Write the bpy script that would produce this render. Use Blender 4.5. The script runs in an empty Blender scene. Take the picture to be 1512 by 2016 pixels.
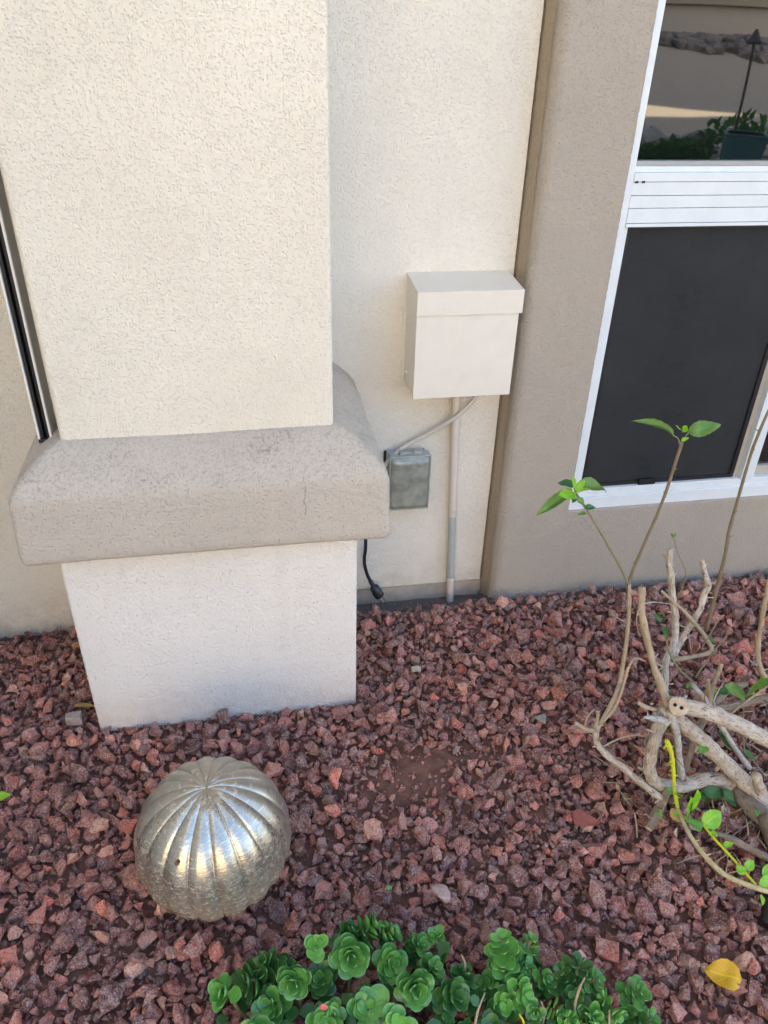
import bpy, bmesh, math, random
import numpy as np
from mathutils import Vector, Matrix, noise
random.seed(7); rng = np.random.default_rng(11)
sc = bpy.context.scene
C = sc.collection
R = math.radians

# ------------------------------------------------------------------ camera
cam = bpy.data.cameras.new('camera'); co = bpy.data.objects.new('camera', cam); C.objects.link(co)
cam.sensor_fit = 'HORIZONTAL'; cam.sensor_width = 36; cam.lens = 36 * 1526.1 / 1512
cam.clip_start = 0.02; cam.clip_end = 500
rt = Vector((0.98459983, -0.17319501, 0.02380451)); up = Vector((0.07257752, 0.5288228, 0.84562341)); fw = Vector((0.15904613, 0.830873, -0.5332489))
M = Matrix((rt, up, -fw)).transposed().to_4x4(); M.translation = (-0.2042, -1.3639, 1.4)
co.matrix_world = M
sc.camera = co

# ------------------------------------------------------------------ world and sun (the sun stands behind the house: the bed is in open shade)
SUN_EL, SUN_AZ = 36.0, 10.0
w = bpy.data.worlds.new('World'); sc.world = w; w.use_nodes = True
nt = w.node_tree; bg = nt.nodes['Background']
sky = nt.nodes.new('ShaderNodeTexSky'); sky.sky_type = 'NISHITA'; sky.sun_disc = False
sky.sun_elevation = R(SUN_EL); sky.sun_rotation = R(SUN_AZ); sky.air_density = 1.0; sky.dust_density = 2.5; sky.ozone_density = 1.0
nt.links.new(sky.outputs[0], bg.inputs[0]); bg.inputs[1].default_value = 0.15
sl = bpy.data.lights.new('sun', 'SUN'); sl.energy = 5.0; sl.angle = R(0.5); sl.color = (1.0, 0.90, 0.74)
so = bpy.data.objects.new('sun', sl); C.objects.link(so)
sd = Vector((math.sin(R(SUN_AZ)) * math.cos(R(SUN_EL)), math.cos(R(SUN_AZ)) * math.cos(R(SUN_EL)), math.sin(R(SUN_EL))))
so.rotation_euler = sd.to_track_quat('Z', 'Y').to_euler(); so.location = sd * 20
sc.view_settings.view_transform = 'Standard'; sc.view_settings.look = 'None'; sc.view_settings.gamma = 1
sc.view_settings.exposure = 2.80
sc.cycles.use_denoising = True; sc.cycles.denoiser = 'OPENIMAGEDENOISE'; sc.cycles.denoising_input_passes = 'RGB_ALBEDO_NORMAL'; sc.cycles.denoising_prefilter = 'ACCURATE'
sc.cycles.sample_clamp_indirect = 3.0; sc.cycles.caustics_reflective = False; sc.cycles.caustics_refractive = False
sc.cycles.max_bounces = 8; sc.cycles.diffuse_bounces = 5

# ------------------------------------------------------------------ material helpers
def mat(name):
    m = bpy.data.materials.new(name); m.use_nodes = True
    t = m.node_tree; b = t.nodes['Principled BSDF']
    return m, t, b
def N(t, k, **kw):
    n = t.nodes.new(k)
    for a, v in kw.items():
        if a.startswith('_'): n.inputs[a[1:].replace('_', ' ')].default_value = v
        else: setattr(n, a, v)
    return n
def ramp(t, src, pts):
    r = t.nodes.new('ShaderNodeValToRGB'); cr = r.color_ramp
    while len(cr.elements) < len(pts): cr.elements.new(0.5)
    for e, (p, c) in zip(cr.elements, pts):
        e.position = p; e.color = (*c, 1) if len(c) == 3 else c
    t.links.new(src, r.inputs[0]); return r.outputs[0]
def mixc(t, fac, a, b, mode='MIX'):
    n = t.nodes.new('ShaderNodeMix'); n.data_type = 'RGBA'; n.blend_type = mode
    for i, v in ((0, fac), (6, a), (7, b)):
        if isinstance(v, (int, float)): n.inputs[i].default_value = v
        elif isinstance(v, tuple): n.inputs[i].default_value = (*v, 1)
        else: t.links.new(v, n.inputs[i])
    return n.outputs[2]
def mth(t, op, a, b=0.0, c=None):
    n = t.nodes.new('ShaderNodeMath'); n.operation = op
    for i, v in enumerate((a, b) + ((c,) if c is not None else ())):
        if isinstance(v, (int, float)): n.inputs[i].default_value = v
        else: t.links.new(v, n.inputs[i])
    return n.outputs[0]
def noi(t, vec, scale, detail=3, rough=0.5):
    n = N(t, 'ShaderNodeTexNoise', _Scale=scale, _Detail=detail, _Roughness=rough)
    if vec is not None: t.links.new(vec, n.inputs['Vector'])
    return n.outputs['Fac']
def bump(t, b, h, dist, strength=1.0):
    n = N(t, 'ShaderNodeBump', _Strength=strength, _Distance=dist); t.links.new(h, n.inputs['Height'])
    t.links.new(n.outputs[0], b.inputs['Normal'])
def pos(t): return N(t, 'ShaderNodeNewGeometry').outputs['Position']

def stucco(name, col, speck, stain=None, amp=0.0034, pits=0.62):
    """sand-float stucco: raised blobs and small pits, slight mottling of the paint"""
    m, t, b = mat(name); p = pos(t)
    n1 = noi(t, p, 150, 3, 0.65)
    def pits_(sc_, seed):
        mp = N(t, 'ShaderNodeMapping'); mp.inputs['Location'].default_value = (seed, seed * 2, seed * 3); t.links.new(p, mp.inputs[0])
        vo = N(t, 'ShaderNodeTexVoronoi', _Scale=sc_); t.links.new(mp.outputs[0], vo.inputs['Vector'])
        s3 = N(t, 'ShaderNodeSeparateXYZ'); t.links.new(vo.outputs['Color'], s3.inputs[0])
        d_ = mth(t, 'ADD', vo.outputs['Distance'], mth(t, 'MULTIPLY', mth(t, 'SUBTRACT', noi(t, p, 420, 2), .5), .35))
        return mth(t, 'ADD', ramp(t, d_, [(0.20, (0, 0, 0)), (0.42, (1, 1, 1))]), mth(t, 'LESS_THAN', s3.outputs[0], 1 - pits))
    n2 = mth(t, 'MINIMUM', mth(t, 'MULTIPLY', mth(t, 'MINIMUM', pits_(165, 0), 1), mth(t, 'MINIMUM', pits_(250, .7), 1)), 1)
    fl = ramp(t, n1, [(0.30, (0, 0, 0)), (0.70, (1, 1, 1))])
    pt = n2
    big = noi(t, p, 9, 3)
    h = mth(t, 'ADD', mth(t, 'MULTIPLY', fl, 0.45), mth(t, 'MULTIPLY', pt, 0.50))
    h = mth(t, 'ADD', h, mth(t, 'MULTIPLY', big, 0.5))
    d = N(t, 'ShaderNodeDisplacement', _Scale=amp, _Midlevel=0.9); t.links.new(h, d.inputs['Height'])
    t.links.new(d.outputs[0], t.nodes['Material Output'].inputs['Displacement'])
    m.displacement_method = 'BOTH'
    c0 = mixc(t, ramp(t, noi(t, p, 3.0, 4, 0.6), [(0.35, (0, 0, 0)), (0.7, (1, 1, 1))]), col, tuple(v * k for v, k in zip(col, (0.93, 0.925, 0.915))))
    pm = mth(t, 'MULTIPLY', mth(t, 'SUBTRACT', 1.0, n2), ramp(t, noi(t, p, 2.5, 3, .6), [(.3, (.3,) * 3), (.7, (1, 1, 1))]))
    c1 = mixc(t, mth(t, 'MULTIPLY', pm, speck), c0, tuple(v * 0.5 for v in col))
    if stain: c1 = stain(t, p, c1)
    t.links.new(c1, b.inputs['Base Color']); b.inputs['Roughness'].default_value = 0.85
    b.inputs['Specular IOR Level'].default_value = 0.25
    return m
def simple(name, col, rough=0.5, metal=0.0, bumpscale=None, bd=0.0005, var=0.08, vs=8, spec=0.5):
    m, t, b = mat(name); p = pos(t)
    f = ramp(t, noi(t, p, vs, 4, 0.6), [(0.3, (0, 0, 0)), (0.75, (1, 1, 1))])
    t.links.new(mixc(t, f, col, tuple(v * (1 - var) for v in col)), b.inputs['Base Color'])
    b.inputs['Roughness'].default_value = rough; b.inputs['Metallic'].default_value = metal
    b.inputs['Specular IOR Level'].default_value = spec
    if bumpscale: bump(t, b, noi(t, p, bumpscale, 3), bd)
    return m

def dirt_top(t, p, c):     # grime specks that gather on the moulding
    f1 = ramp(t, noi(t, p, 14, 4, 0.65), [(0.52, (0, 0, 0)), (0.72, (1, 1, 1))])
    f2 = ramp(t, noi(t, p, 160, 2, 0.6), [(0.5, (0, 0, 0)), (0.62, (1, 1, 1))])
    nz = N(t, 'ShaderNodeSeparateXYZ'); g = N(t, 'ShaderNodeNewGeometry'); t.links.new(g.outputs['True Normal'], nz.inputs[0])
    up_ = ramp(t, nz.outputs[2], [(0.25, (0, 0, 0)), (0.6, (1, 1, 1))])
    f = mth(t, 'MULTIPLY', mth(t, 'MULTIPLY', mth(t, 'ADD', mth(t, 'MULTIPLY', f1, 0.7), 0.3), f2), up_)
    c = mixc(t, mth(t, 'MULTIPLY', f, 0.55), c, (0.13, 0.115, 0.10))
    return mixc(t, mth(t, 'MULTIPLY', mth(t, 'MULTIPLY', f1, up_), 0.18), c, (0.22, 0.20, 0.18))
def ledge_stain(t, p, c):   # the same grime and one hairline crack down the front face
    c = dirt_top(t, p, c)
    s = N(t, 'ShaderNodeSeparateXYZ'); t.links.new(p, s.inputs[0])
    w_ = mth(t, 'MULTIPLY', mth(t, 'SUBTRACT', noi(t, p, 60, 3, .6), .5), 0.02)
    dx = mth(t, 'ABSOLUTE', mth(t, 'ADD', mth(t, 'ADD', s.outputs[0], .112), w_))
    f = mth(t, 'MULTIPLY', mth(t, 'LESS_THAN', dx, .0011), mth(t, 'MULTIPLY', mth(t, 'GREATER_THAN', s.outputs[2], .565), mth(t, 'LESS_THAN', s.outputs[1], -.044)))
    return mixc(t, mth(t, 'MULTIPLY', f, .5), c, (0.16, 0.12, 0.09))
def drips(t, p, c):     # faint runs and patches on the wall paint, red dust at the foot
    mp = N(t, 'ShaderNodeMapping'); mp.inputs['Scale'].default_value = (1, 1, .12); t.links.new(p, mp.inputs[0])
    f = ramp(t, noi(t, mp.outputs[0], 16, 4, .6), [(.55, (0, 0, 0)), (.75, (1, 1, 1))])
    c = mixc(t, mth(t, 'MULTIPLY', f, .07), c, (0.36, 0.30, 0.22))
    s = N(t, 'ShaderNodeSeparateXYZ'); t.links.new(p, s.inputs[0])
    mr = N(t, 'ShaderNodeMapRange'); t.links.new(s.outputs[2], mr.inputs[0])
    mr.inputs[1].default_value = 0.09; mr.inputs[2].default_value = 0.0; mr.inputs[3].default_value = 0; mr.inputs[4].default_value = 1
    g = mth(t, 'MULTIPLY', mr.outputs[0], ramp(t, noi(t, p, 30, 5, 0.7), [(0.35, (.15,) * 3), (0.7, (1, 1, 1))]))
    return mixc(t, mth(t, 'MULTIPLY', g, 0.30), c, (0.36, 0.22, 0.16))
def foot_stain(t, p, c):    # rusty splash marks low on the back wall
    s = N(t, 'ShaderNodeSeparateXYZ'); t.links.new(p, s.inputs[0])
    mr = N(t, 'ShaderNodeMapRange'); t.links.new(s.outputs[2], mr.inputs[0])
    mr.inputs[1].default_value = 0.10; mr.inputs[2].default_value = -0.06; mr.inputs[3].default_value = 0; mr.inputs[4].default_value = 1
    f = mth(t, 'MULTIPLY', mr.outputs[0], ramp(t, noi(t, p, 18, 4, 0.65), [(0.4, (0, 0, 0)), (0.7, (1, 1, 1))]))
    return mixc(t, mth(t, 'MULTIPLY', f, 0.5), c, (0.33, 0.24, 0.16))

CREAM = (0.740, 0.684, 0.570)
M_cream = stucco('cream_stucco', CREAM, 0.15, drips, amp=0.0021)
M_wall = stucco('cream_wall_stucco', (0.72, 0.69, 0.605), 0.12, foot_stain, amp=0.0022)
M_plinth = stucco('plinth_stucco', (0.80, 0.768, 0.70), 0.04, drips, amp=0.0030, pits=0.3)
M_ledge = stucco('taupe_ledge_stucco', (0.505, 0.452, 0.378), 0.10, ledge_stain, amp=0.0026, pits=.35)
M_taupe = stucco('taupe_stucco', (0.385, 0.345, 0.285), 0.12, amp=0.0022)
M_conc = simple('concrete', (0.46, 0.41, 0.34), 0.9, bumpscale=180, bd=0.001, var=0.35, vs=25)
M_box = simple('painted_metal', (0.695, 0.658, 0.572), 0.55, bumpscale=300, bd=0.0001, var=0.05, vs=30)
M_pvc = simple('painted_pvc', (0.62, 0.56, 0.49), 0.5, var=0.08, vs=20)
M_pvcg = simple('grey_pvc', (0.42, 0.44, 0.42), 0.55, var=0.18, vs=30)
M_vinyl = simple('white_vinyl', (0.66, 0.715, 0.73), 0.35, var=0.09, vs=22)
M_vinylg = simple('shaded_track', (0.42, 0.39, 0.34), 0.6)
M_black = simple('black_rubber', (0.012, 0.012, 0.013), 0.45, var=0.3, vs=60)
M_cord = simple('black_cord', (0.012, 0.014, 0.018), 0.35)
M_brass = simple('prong_metal', (0.55, 0.5, 0.42), 0.35, metal=1.0)
M_alu = simple('white_aluminium', (0.80, 0.78, 0.73), 0.4, var=0.1)
M_alus = simple('grey_aluminium', (0.36, 0.36, 0.34), 0.5, var=0.15)

def glass_mat():
    m, t, b = mat('window_glass'); p = pos(t)
    b.inputs['Base Color'].default_value = (0.006, 0.007, 0.007, 1); b.inputs['Roughness'].default_value = 0.015
    b.inputs['IOR'].default_value = 2.35
    bump(t, b, noi(t, p, 3.5, 1), 0.0006)
    return m
M_glass = glass_mat()
def screen_mat():
    m, t, b = mat('insect_mesh'); p = pos(t)
    f = ramp(t, noi(t, p, 5, 6, 0.7), [(0.35, (0, 0, 0)), (0.75, (1, 1, 1))])
    st = N(t, 'ShaderNodeMapping'); st.inputs['Scale'].default_value = (1.0, 1.0, 4.0); t.links.new(p, st.inputs[0])
    g = ramp(t, noi(t, st.outputs[0], 30, 4, 0.7), [(0.45, (0, 0, 0)), (0.75, (1, 1, 1))])
    c = mixc(t, f, (0.023, 0.026, 0.028), (0.034, 0.037, 0.039)); c = mixc(t, mth(t, 'MULTIPLY', g, 0.35), c, (0.045, 0.042, 0.040))
    t.links.new(c, b.inputs['Base Color']); b.inputs['Roughness'].default_value = 0.8; b.inputs['Specular IOR Level'].default_value = 0.2
    b.inputs['Alpha'].default_value = 0.9
    wv = N(t, 'ShaderNodeTexWave', _Scale=420.0); wv.bands_direction = 'Z'; t.links.new(p, wv.inputs['Vector'])
    bump(t, b, wv.outputs['Fac'], 0.0002, 0.4)
    return m
M_screen = screen_mat()

def gravel_mat():
    m, t, b = mat('crushed_red_rock'); p = pos(t)
    a = N(t, 'ShaderNodeAttribute'); a.attribute_name = 'tint'
    n1 = noi(t, p, 75, 5, 0.72); n2 = noi(t, p, 260, 4, 0.7); n3 = noi(t, p, 300, 3, 0.7)
    c = mixc(t, ramp(t, n1, [(0.40, (0, 0, 0)), (0.60, (1, 1, 1))]), a.outputs['Color'], mixc(t, 0.55, a.outputs['Color'], (0.54, 0.37, 0.32)))
    c = mixc(t, ramp(t, n2, [(0.54, (0, 0, 0)), (0.64, (0.85,) * 3)]), c, (0.62, 0.48, 0.43))
    c = mixc(t, ramp(t, n3, [(0.34, (.85,) * 3), (0.46, (0, 0, 0))]), c, (0.05, 0.022, 0.02))
    t.links.new(c, b.inputs['Base Color']); b.inputs['Roughness'].default_value = 0.72; b.inputs['Specular IOR Level'].default_value = 0.38
    h = mth(t, 'ADD', mth(t, 'MULTIPLY', n1, 1.0), mth(t, 'MULTIPLY', n3, 0.35))
    bump(t, b, h, 0.0055, 1.0)
    return m
M_gravel = gravel_mat()
def soil_mat():
    m, t, b = mat('soil'); p = pos(t)
    c = mixc(t, ramp(t, noi(t, p, 30, 5, 0.7), [(0.35, (0, 0, 0)), (0.7, (1, 1, 1))]), (0.11, 0.044, 0.030), (0.24, 0.12, 0.082))
    s = N(t, 'ShaderNodeSeparateXYZ'); t.links.new(p, s.inputs[0])
    # grey-brown silt along the foot of the walls, beige decomposed granite over the far yard
    f = ramp(t, s.outputs[1], [(0.27, (0, 0, 0)), (0.33, (1, 1, 1))])
    c = mixc(t, f, c, mixc(t, noi(t, p, 60, 4, 0.7), (0.09, 0.075, 0.06), (0.19, 0.155, 0.125)))
    yy = mth(t, 'MULTIPLY', s.outputs[1], -1.0)
    fy = N(t, 'ShaderNodeMapRange'); t.links.new(yy, fy.inputs[0]); fy.inputs[1].default_value = 2.4; fy.inputs[2].default_value = 2.5
    c = mixc(t, fy.outputs[0], c, mixc(t, noi(t, p, 25, 5, 0.7), (0.27, 0.225, 0.165), (0.47, 0.39, 0.28)))
    t.links.new(c, b.inputs['Base Color']); b.inputs['Roughness'].default_value = 0.95
    bump(t, b, noi(t, p, 120, 5, 0.7), 0.006)
    return m
M_soil = soil_mat()

def bark(name, c1, c2, crack, k=1.0):
    m, t, b = mat(name)
    uv = N(t, 'ShaderNodeTexCoord').outputs['UV']
    mp = N(t, 'ShaderNodeMapping'); mp.inputs['Scale'].default_value = (1.0, 0.13, 1.0); t.links.new(uv, mp.inputs[0])
    n1 = noi(t, mp.outputs[0], 420 * k, 4, 0.65); n2 = noi(t, pos(t), 45, 4, 0.65); n3 = noi(t, pos(t), 320, 3, 0.6)
    c = mixc(t, ramp(t, n2, [(0.35, (0, 0, 0)), (0.65, (1, 1, 1))]), c1, c2)
    c = mixc(t, mth(t, 'MULTIPLY', n3, 0.35), c, tuple(v * 0.55 for v in c1))
    cr = ramp(t, n1, [(0.38, (1, 1, 1)), (0.455, (0, 0, 0))])
    c = mixc(t, mth(t, 'MULTIPLY', cr, crack), c, (0.10, 0.075, 0.05))
    t.links.new(c, b.inputs['Base Color']); b.inputs['Roughness'].default_value = 0.8; b.inputs['Specular IOR Level'].default_value = 0.3
    bump(t, b, mth(t, 'ADD', mth(t, 'MULTIPLY', n1, 1.3), mth(t, 'MULTIPLY', n3, 0.5)), 0.0032 / k)
    return m
MB = {
 'bark': bark('bark', (0.70, 0.63, 0.53), (0.48, 0.38, 0.27), 0.8),
 'bark_pale': bark('bark_pale', (0.66, 0.63, 0.58), (0.48, 0.43, 0.37), 0.5),
 'bark_dark': bark('bark_dark', (0.36, 0.28, 0.20), (0.22, 0.17, 0.12), 0.5),
 'bark_fine': bark('bark_fine', (0.52, 0.40, 0.26), (0.40, 0.30, 0.19), 0.3, 1.6),
 'stem_brown': bark('stem_brown', (0.27, 0.20, 0.14), (0.20, 0.17, 0.08), 0.3, 2),
 'stem_green': bark('stem_green', (0.24, 0.25, 0.11), (0.30, 0.24, 0.14), 0.2, 2),
 'stem_yellow': bark('stem_yellow', (0.72, 0.74, 0.03), (0.62, 0.66, 0.06), 0.05, 2),  # strong yellow stands in for sunlight on the low shoot
 'stem_pale': bark('stem_pale', (0.66, 0.58, 0.32), (0.50, 0.40, 0.20), 0.35, 1.5),
}
M_cut = simple('cut_wood', (0.58, 0.46, 0.31), 0.75, bumpscale=500, bd=0.0006, var=0.35, vs=90)
M_hole = simple('borer_hole', (0.01, 0.008, 0.006), 0.9)

def leafm(name, c1, c2, rough=0.4, tr=0.3, vein=0.0, rim=None):
    m, t, b = mat(name); p = pos(t)
    f = ramp(t, noi(t, p, 60, 4, 0.6), [(0.35, (0, 0, 0)), (0.68, (1, 1, 1))])
    c = mixc(t, f, c1, c2)
    if vein:
        uv = N(t, 'ShaderNodeTexCoord').outputs['UV']; s = N(t, 'ShaderNodeSeparateXYZ'); t.links.new(uv, s.inputs[0])
        mid = ramp(t, mth(t, 'ABSOLUTE', mth(t, 'SUBTRACT', s.outputs[0], 0.5)), [(0.0, (1, 1, 1)), (0.05, (0, 0, 0))])
        sv = mth(t, 'SINE', mth(t, 'MULTIPLY', mth(t, 'SUBTRACT', s.outputs[1], mth(t, 'ABSOLUTE', mth(t, 'SUBTRACT', s.outputs[0], 0.5))), 42))
        sv = ramp(t, sv, [(0.90, (0, 0, 0)), (1.0, (0.6,) * 3)])
        c = mixc(t, mth(t, 'MULTIPLY', mth(t, 'MAXIMUM', mid, sv), vein), c, tuple(min(1, v * 1.9 + 0.02) for v in c1))
    if rim:
        uv = N(t, 'ShaderNodeTexCoord').outputs['UV']; s = N(t, 'ShaderNodeSeparateXYZ'); t.links.new(uv, s.inputs[0])
        c = mixc(t, mth(t, 'MULTIPLY', ramp(t, s.outputs[0], [(.55, (0, 0, 0)), (.95, (1, 1, 1))]), .75), c, rim)
    t.links.new(c, b.inputs['Base Color']); b.inputs['Roughness'].default_value = rough
    tl = N(t, 'ShaderNodeBsdfTranslucent'); t.links.new(mixc(t, 1.0, c, (1.0, 1.15, 0.55), 'MULTIPLY'), tl.inputs[0])
    mx = N(t, 'ShaderNodeMixShader'); mx.inputs[0].default_value = tr
    t.links.new(b.outputs[0], mx.inputs[1]); t.links.new(tl.outputs[0], mx.inputs[2]); t.links.new(mx.outputs[0], t.nodes['Material Output'].inputs[0])
    bump(t, b, noi(t, p, 260, 3), 0.0007)
    return m
ML = {
 'leaf_mid': leafm('leaf_mid', (0.10, 0.22, 0.035), (0.16, 0.28, 0.06), vein=0.5),
 'leaf_mid2': leafm('leaf_mid2', (0.12, 0.30, 0.05), (0.20, 0.38, 0.08), vein=0.5),
 'leaf_bright': leafm('leaf_bright', (0.20, 0.48, 0.02), (0.32, 0.60, 0.04), vein=0.4),  # on the low shoot, this brightness replaces direct sun
 'leaf_dark': leafm('leaf_dark', (0.035, 0.12, 0.03), (0.06, 0.18, 0.04), vein=0.4),
 'dry': leafm('leaf_dry', (0.50, 0.33, 0.10), (0.38, 0.21, 0.06), rough=0.7, tr=0.2, vein=0.4),
 'yellow': leafm('leaf_yellow', (0.72, 0.42, 0.02), (0.62, 0.34, 0.02), rough=0.6, tr=0.2, vein=0.5),
 'brown': leafm('leaf_brown', (0.36, 0.16, 0.05), (0.24, 0.10, 0.03), rough=0.7, tr=0.15, vein=0.4),
 'suc': leafm('succulent_green', (0.075, 0.235, 0.042), (0.14, 0.35, 0.068), rough=0.22, tr=0.15, rim=(0.14, 0.34, 0.13)),
 'suc_lt': leafm('succulent_light', (0.12, 0.36, 0.05), (0.18, 0.45, 0.09), rough=0.3, tr=0.2, rim=(0.26, 0.50, 0.16)),
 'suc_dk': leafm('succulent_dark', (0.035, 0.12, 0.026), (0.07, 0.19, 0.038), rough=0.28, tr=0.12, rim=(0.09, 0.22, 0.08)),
}
def ball_mat():
    m, t, b = mat('tarnished_silver'); p = N(t, 'ShaderNodeTexCoord').outputs['Object']
    n1 = noi(t, p, 9, 5, 0.65); n2 = noi(t, p, 120, 4, 0.65)
    mp = N(t, 'ShaderNodeMapping'); mp.inputs['Scale'].default_value = (0.16, 0.16, 1.0); mp.inputs['Rotation'].default_value = (0.16, 0.12, 0); t.links.new(p, mp.inputs[0])
    st = noi(t, mp.outputs[0], 330, 3, 0.65)
    c = mixc(t, ramp(t, n1, [(0.35, (0, 0, 0)), (0.65, (1, 1, 1))]), (0.52, 0.49, 0.41), (0.34, 0.315, 0.255))
    s = N(t, 'ShaderNodeSeparateXYZ'); t.links.new(p, s.inputs[0])
    lowf = N(t, 'ShaderNodeMapRange'); t.links.new(s.outputs[2], lowf.inputs[0]); lowf.inputs[1].default_value = 0.08; lowf.inputs[2].default_value = -0.04
    c = mixc(t, mth(t, 'MULTIPLY', lowf.outputs[0], 0.55), c, (0.58, 0.50, 0.33))
    dst = ramp(t, n2, [(0.40, (0, 0, 0)), (0.66, (1, 1, 1))])
    c = mixc(t, mth(t, 'MULTIPLY', dst, 0.25), c, (0.42, 0.34, 0.25))
    sc_ = ramp(t, st, [(0.58, (0, 0, 0)), (0.64, (1, 1, 1))])
    c = mixc(t, mth(t, 'MULTIPLY', sc_, 0.5), c, (0.80, 0.74, 0.62))
    t.links.new(c, b.inputs['Base Color'])
    mt = mth(t, 'SUBTRACT', 0.90, mth(t, 'ADD', mth(t, 'MULTIPLY', sc_, 0.25), mth(t, 'ADD', mth(t, 'MULTIPLY', dst, 0.22), mth(t, 'MULTIPLY', lowf.outputs[0], 0.30))))
    t.links.new(mt, b.inputs['Metallic'])
    side = N(t, 'ShaderNodeMapRange'); t.links.new(s.outputs[1], side.inputs[0]); side.inputs[1].default_value = -0.09; side.inputs[2].default_value = 0.07
    rg = mth(t, 'ADD', mth(t, 'ADD', mth(t, 'MULTIPLY', n1, 0.22), 0.06), mth(t, 'ADD', mth(t, 'MULTIPLY', dst, 0.14), mth(t, 'MULTIPLY', side.outputs[0], 0.24)))
    t.links.new(rg, b.inputs['Roughness'])
    bump(t, b, mth(t, 'ADD', mth(t, 'MULTIPLY', st, 0.6), mth(t, 'MULTIPLY', n2, 0.35)), 0.0007)
    return m
M_ball = ball_mat()
def cover_mat():
    m, t, b = mat('fogged_plastic'); p = pos(t)
    f = ramp(t, noi(t, p, 22, 5, 0.65), [(0.38, (0, 0, 0)), (0.62, (1, 1, 1))])
    c = mixc(t, f, (0.18, 0.195, 0.16), (0.31, 0.32, 0.27))
    c = mixc(t, ramp(t, noi(t, p, 70, 4, 0.7), [(0.55, (0, 0, 0)), (0.75, (0.5,) * 3)]), c, (0.36, 0.34, 0.27))
    t.links.new(c, b.inputs['Base Color']); b.inputs['Roughness'].default_value = 0.22
    b.inputs['Coat Weight'].default_value = 0.4
    return m
M_cover = cover_mat()
M_coverrim = simple('clear_grey_plastic', (0.36, 0.38, 0.33), 0.3, var=0.2, vs=40)
M_greybox = simple('grey_plate', (0.38, 0.40, 0.42), 0.5)

# ------------------------------------------------------------------ object helpers
def tag(o, label=None, cat=None, group=None, kind=None):
    if label: o['label'] = label
    if cat: o['category'] = cat
    if group: o['group'] = group
    if kind: o['kind'] = kind
    return o
def thing(name, loc, label, cat, group=None):
    o = bpy.data.objects.new(name, None); o.empty_display_size = 0.05; C.objects.link(o); o.location = loc
    return tag(o, label, cat, group)
def mesh(name, V, F, m, parent=None, smooth=True, uv=None, mats=None, fm=None):
    V = np.asarray(V, float)
    if parent is not None:
        p = parent; off = np.zeros(3)
        while p is not None: off += np.array(p.location); p = p.parent
        V = V - off
    me = bpy.data.meshes.new(name)
    if isinstance(F, np.ndarray):
        n, k = F.shape
        me.vertices.add(len(V)); me.vertices.foreach_set('co', V.astype(np.float32).ravel())
        me.loops.add(n * k); me.loops.foreach_set('vertex_index', F.astype(np.int32).ravel())
        me.polygons.add(n); me.polygons.foreach_set('loop_start', np.arange(0, n * k, k, dtype=np.int32))
        me.update(calc_edges=True)
    else:
        me.from_pydata([tuple(v) for v in V], [], F); me.update()
    me.polygons.foreach_set('use_smooth', [smooth] * len(me.polygons))
    if uv is not None:
        l = me.uv_layers.new(name='UVMap'); vi = np.zeros(len(me.loops), np.int32); me.loops.foreach_get('vertex_index', vi)
        l.data.foreach_set('uv', np.asarray(uv, np.float32)[vi].ravel())
    me.materials.append(m)
    for x in mats or (): me.materials.append(x)
    if fm is not None: me.polygons.foreach_set('material_index', fm)
    o = bpy.data.objects.new(name, me); C.objects.link(o); o.parent = parent
    me.validate()
    return o
def weld(o, d=1e-5):
    bm = bmesh.new(); bm.from_mesh(o.data); bmesh.ops.remove_doubles(bm, verts=bm.verts, dist=d)
    bmesh.ops.recalc_face_normals(bm, faces=bm.faces); bm.to_mesh(o.data); bm.free(); return o
def grid_faces(nu, nv, closeu=False):
    i = np.arange(nu if closeu else nu - 1)[:, None]; j = np.arange(nv - 1)[None, :]
    i2 = (i + 1) % nu
    a = i * nv + j; b = i2 * nv + j; c = i2 * nv + j + 1; d = i * nv + j + 1
    return np.stack([a + 0 * b, b + 0 * a, c + 0 * a, d + 0 * a], -1).reshape(-1, 4)
def axis(lo, hi, r, step):
    n = max(1, int(round((hi - lo - 2 * r) / step)))
    a = np.linspace(lo + r, hi - r, n + 1)
    k = 4 if r > 0.004 else 2
    e = r * np.linspace(0, 1, k + 1)[:-1]
    return np.concatenate([lo + e, a, (hi - e)[::-1]])
def rboxVF(lo, hi, r, step, skip=()):
    """box with rounded edges whose faces are a fine even grid"""
    ax = [axis(lo[k], hi[k], r, step) for k in range(3)]
    Vs, Fs, n = [], [], 0
    for k in range(3):
        u, v = [(1, 2), (2, 0), (0, 1)][k]
        for side in (0, 1):
            if (k, side) in skip: continue
            U, W = np.meshgrid(ax[u], ax[v], indexing='ij'); P = np.zeros(U.shape + (3,))
            P[..., u] = U; P[..., v] = W; P[..., k] = (lo, hi)[side][k]
            F = grid_faces(len(ax[u]), len(ax[v]))
            if not side: F = F[:, ::-1]
            Vs.append(P.reshape(-1, 3)); Fs.append(F + n); n += U.size
    P = np.concatenate(Vs); F = np.concatenate(Fs)
    q = np.clip(P, np.array(lo) + r, np.array(hi) - r); d = P - q; L = np.linalg.norm(d, axis=1, keepdims=True)
    return q + d / np.maximum(L, 1e-9) * r, F
def rbox(name, lo, hi, r, step, m, parent=None, skip=(), smooth=True):
    V, F = rboxVF(lo, hi, r, step, skip); return weld(mesh(name, V, F, m, parent, smooth))
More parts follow.
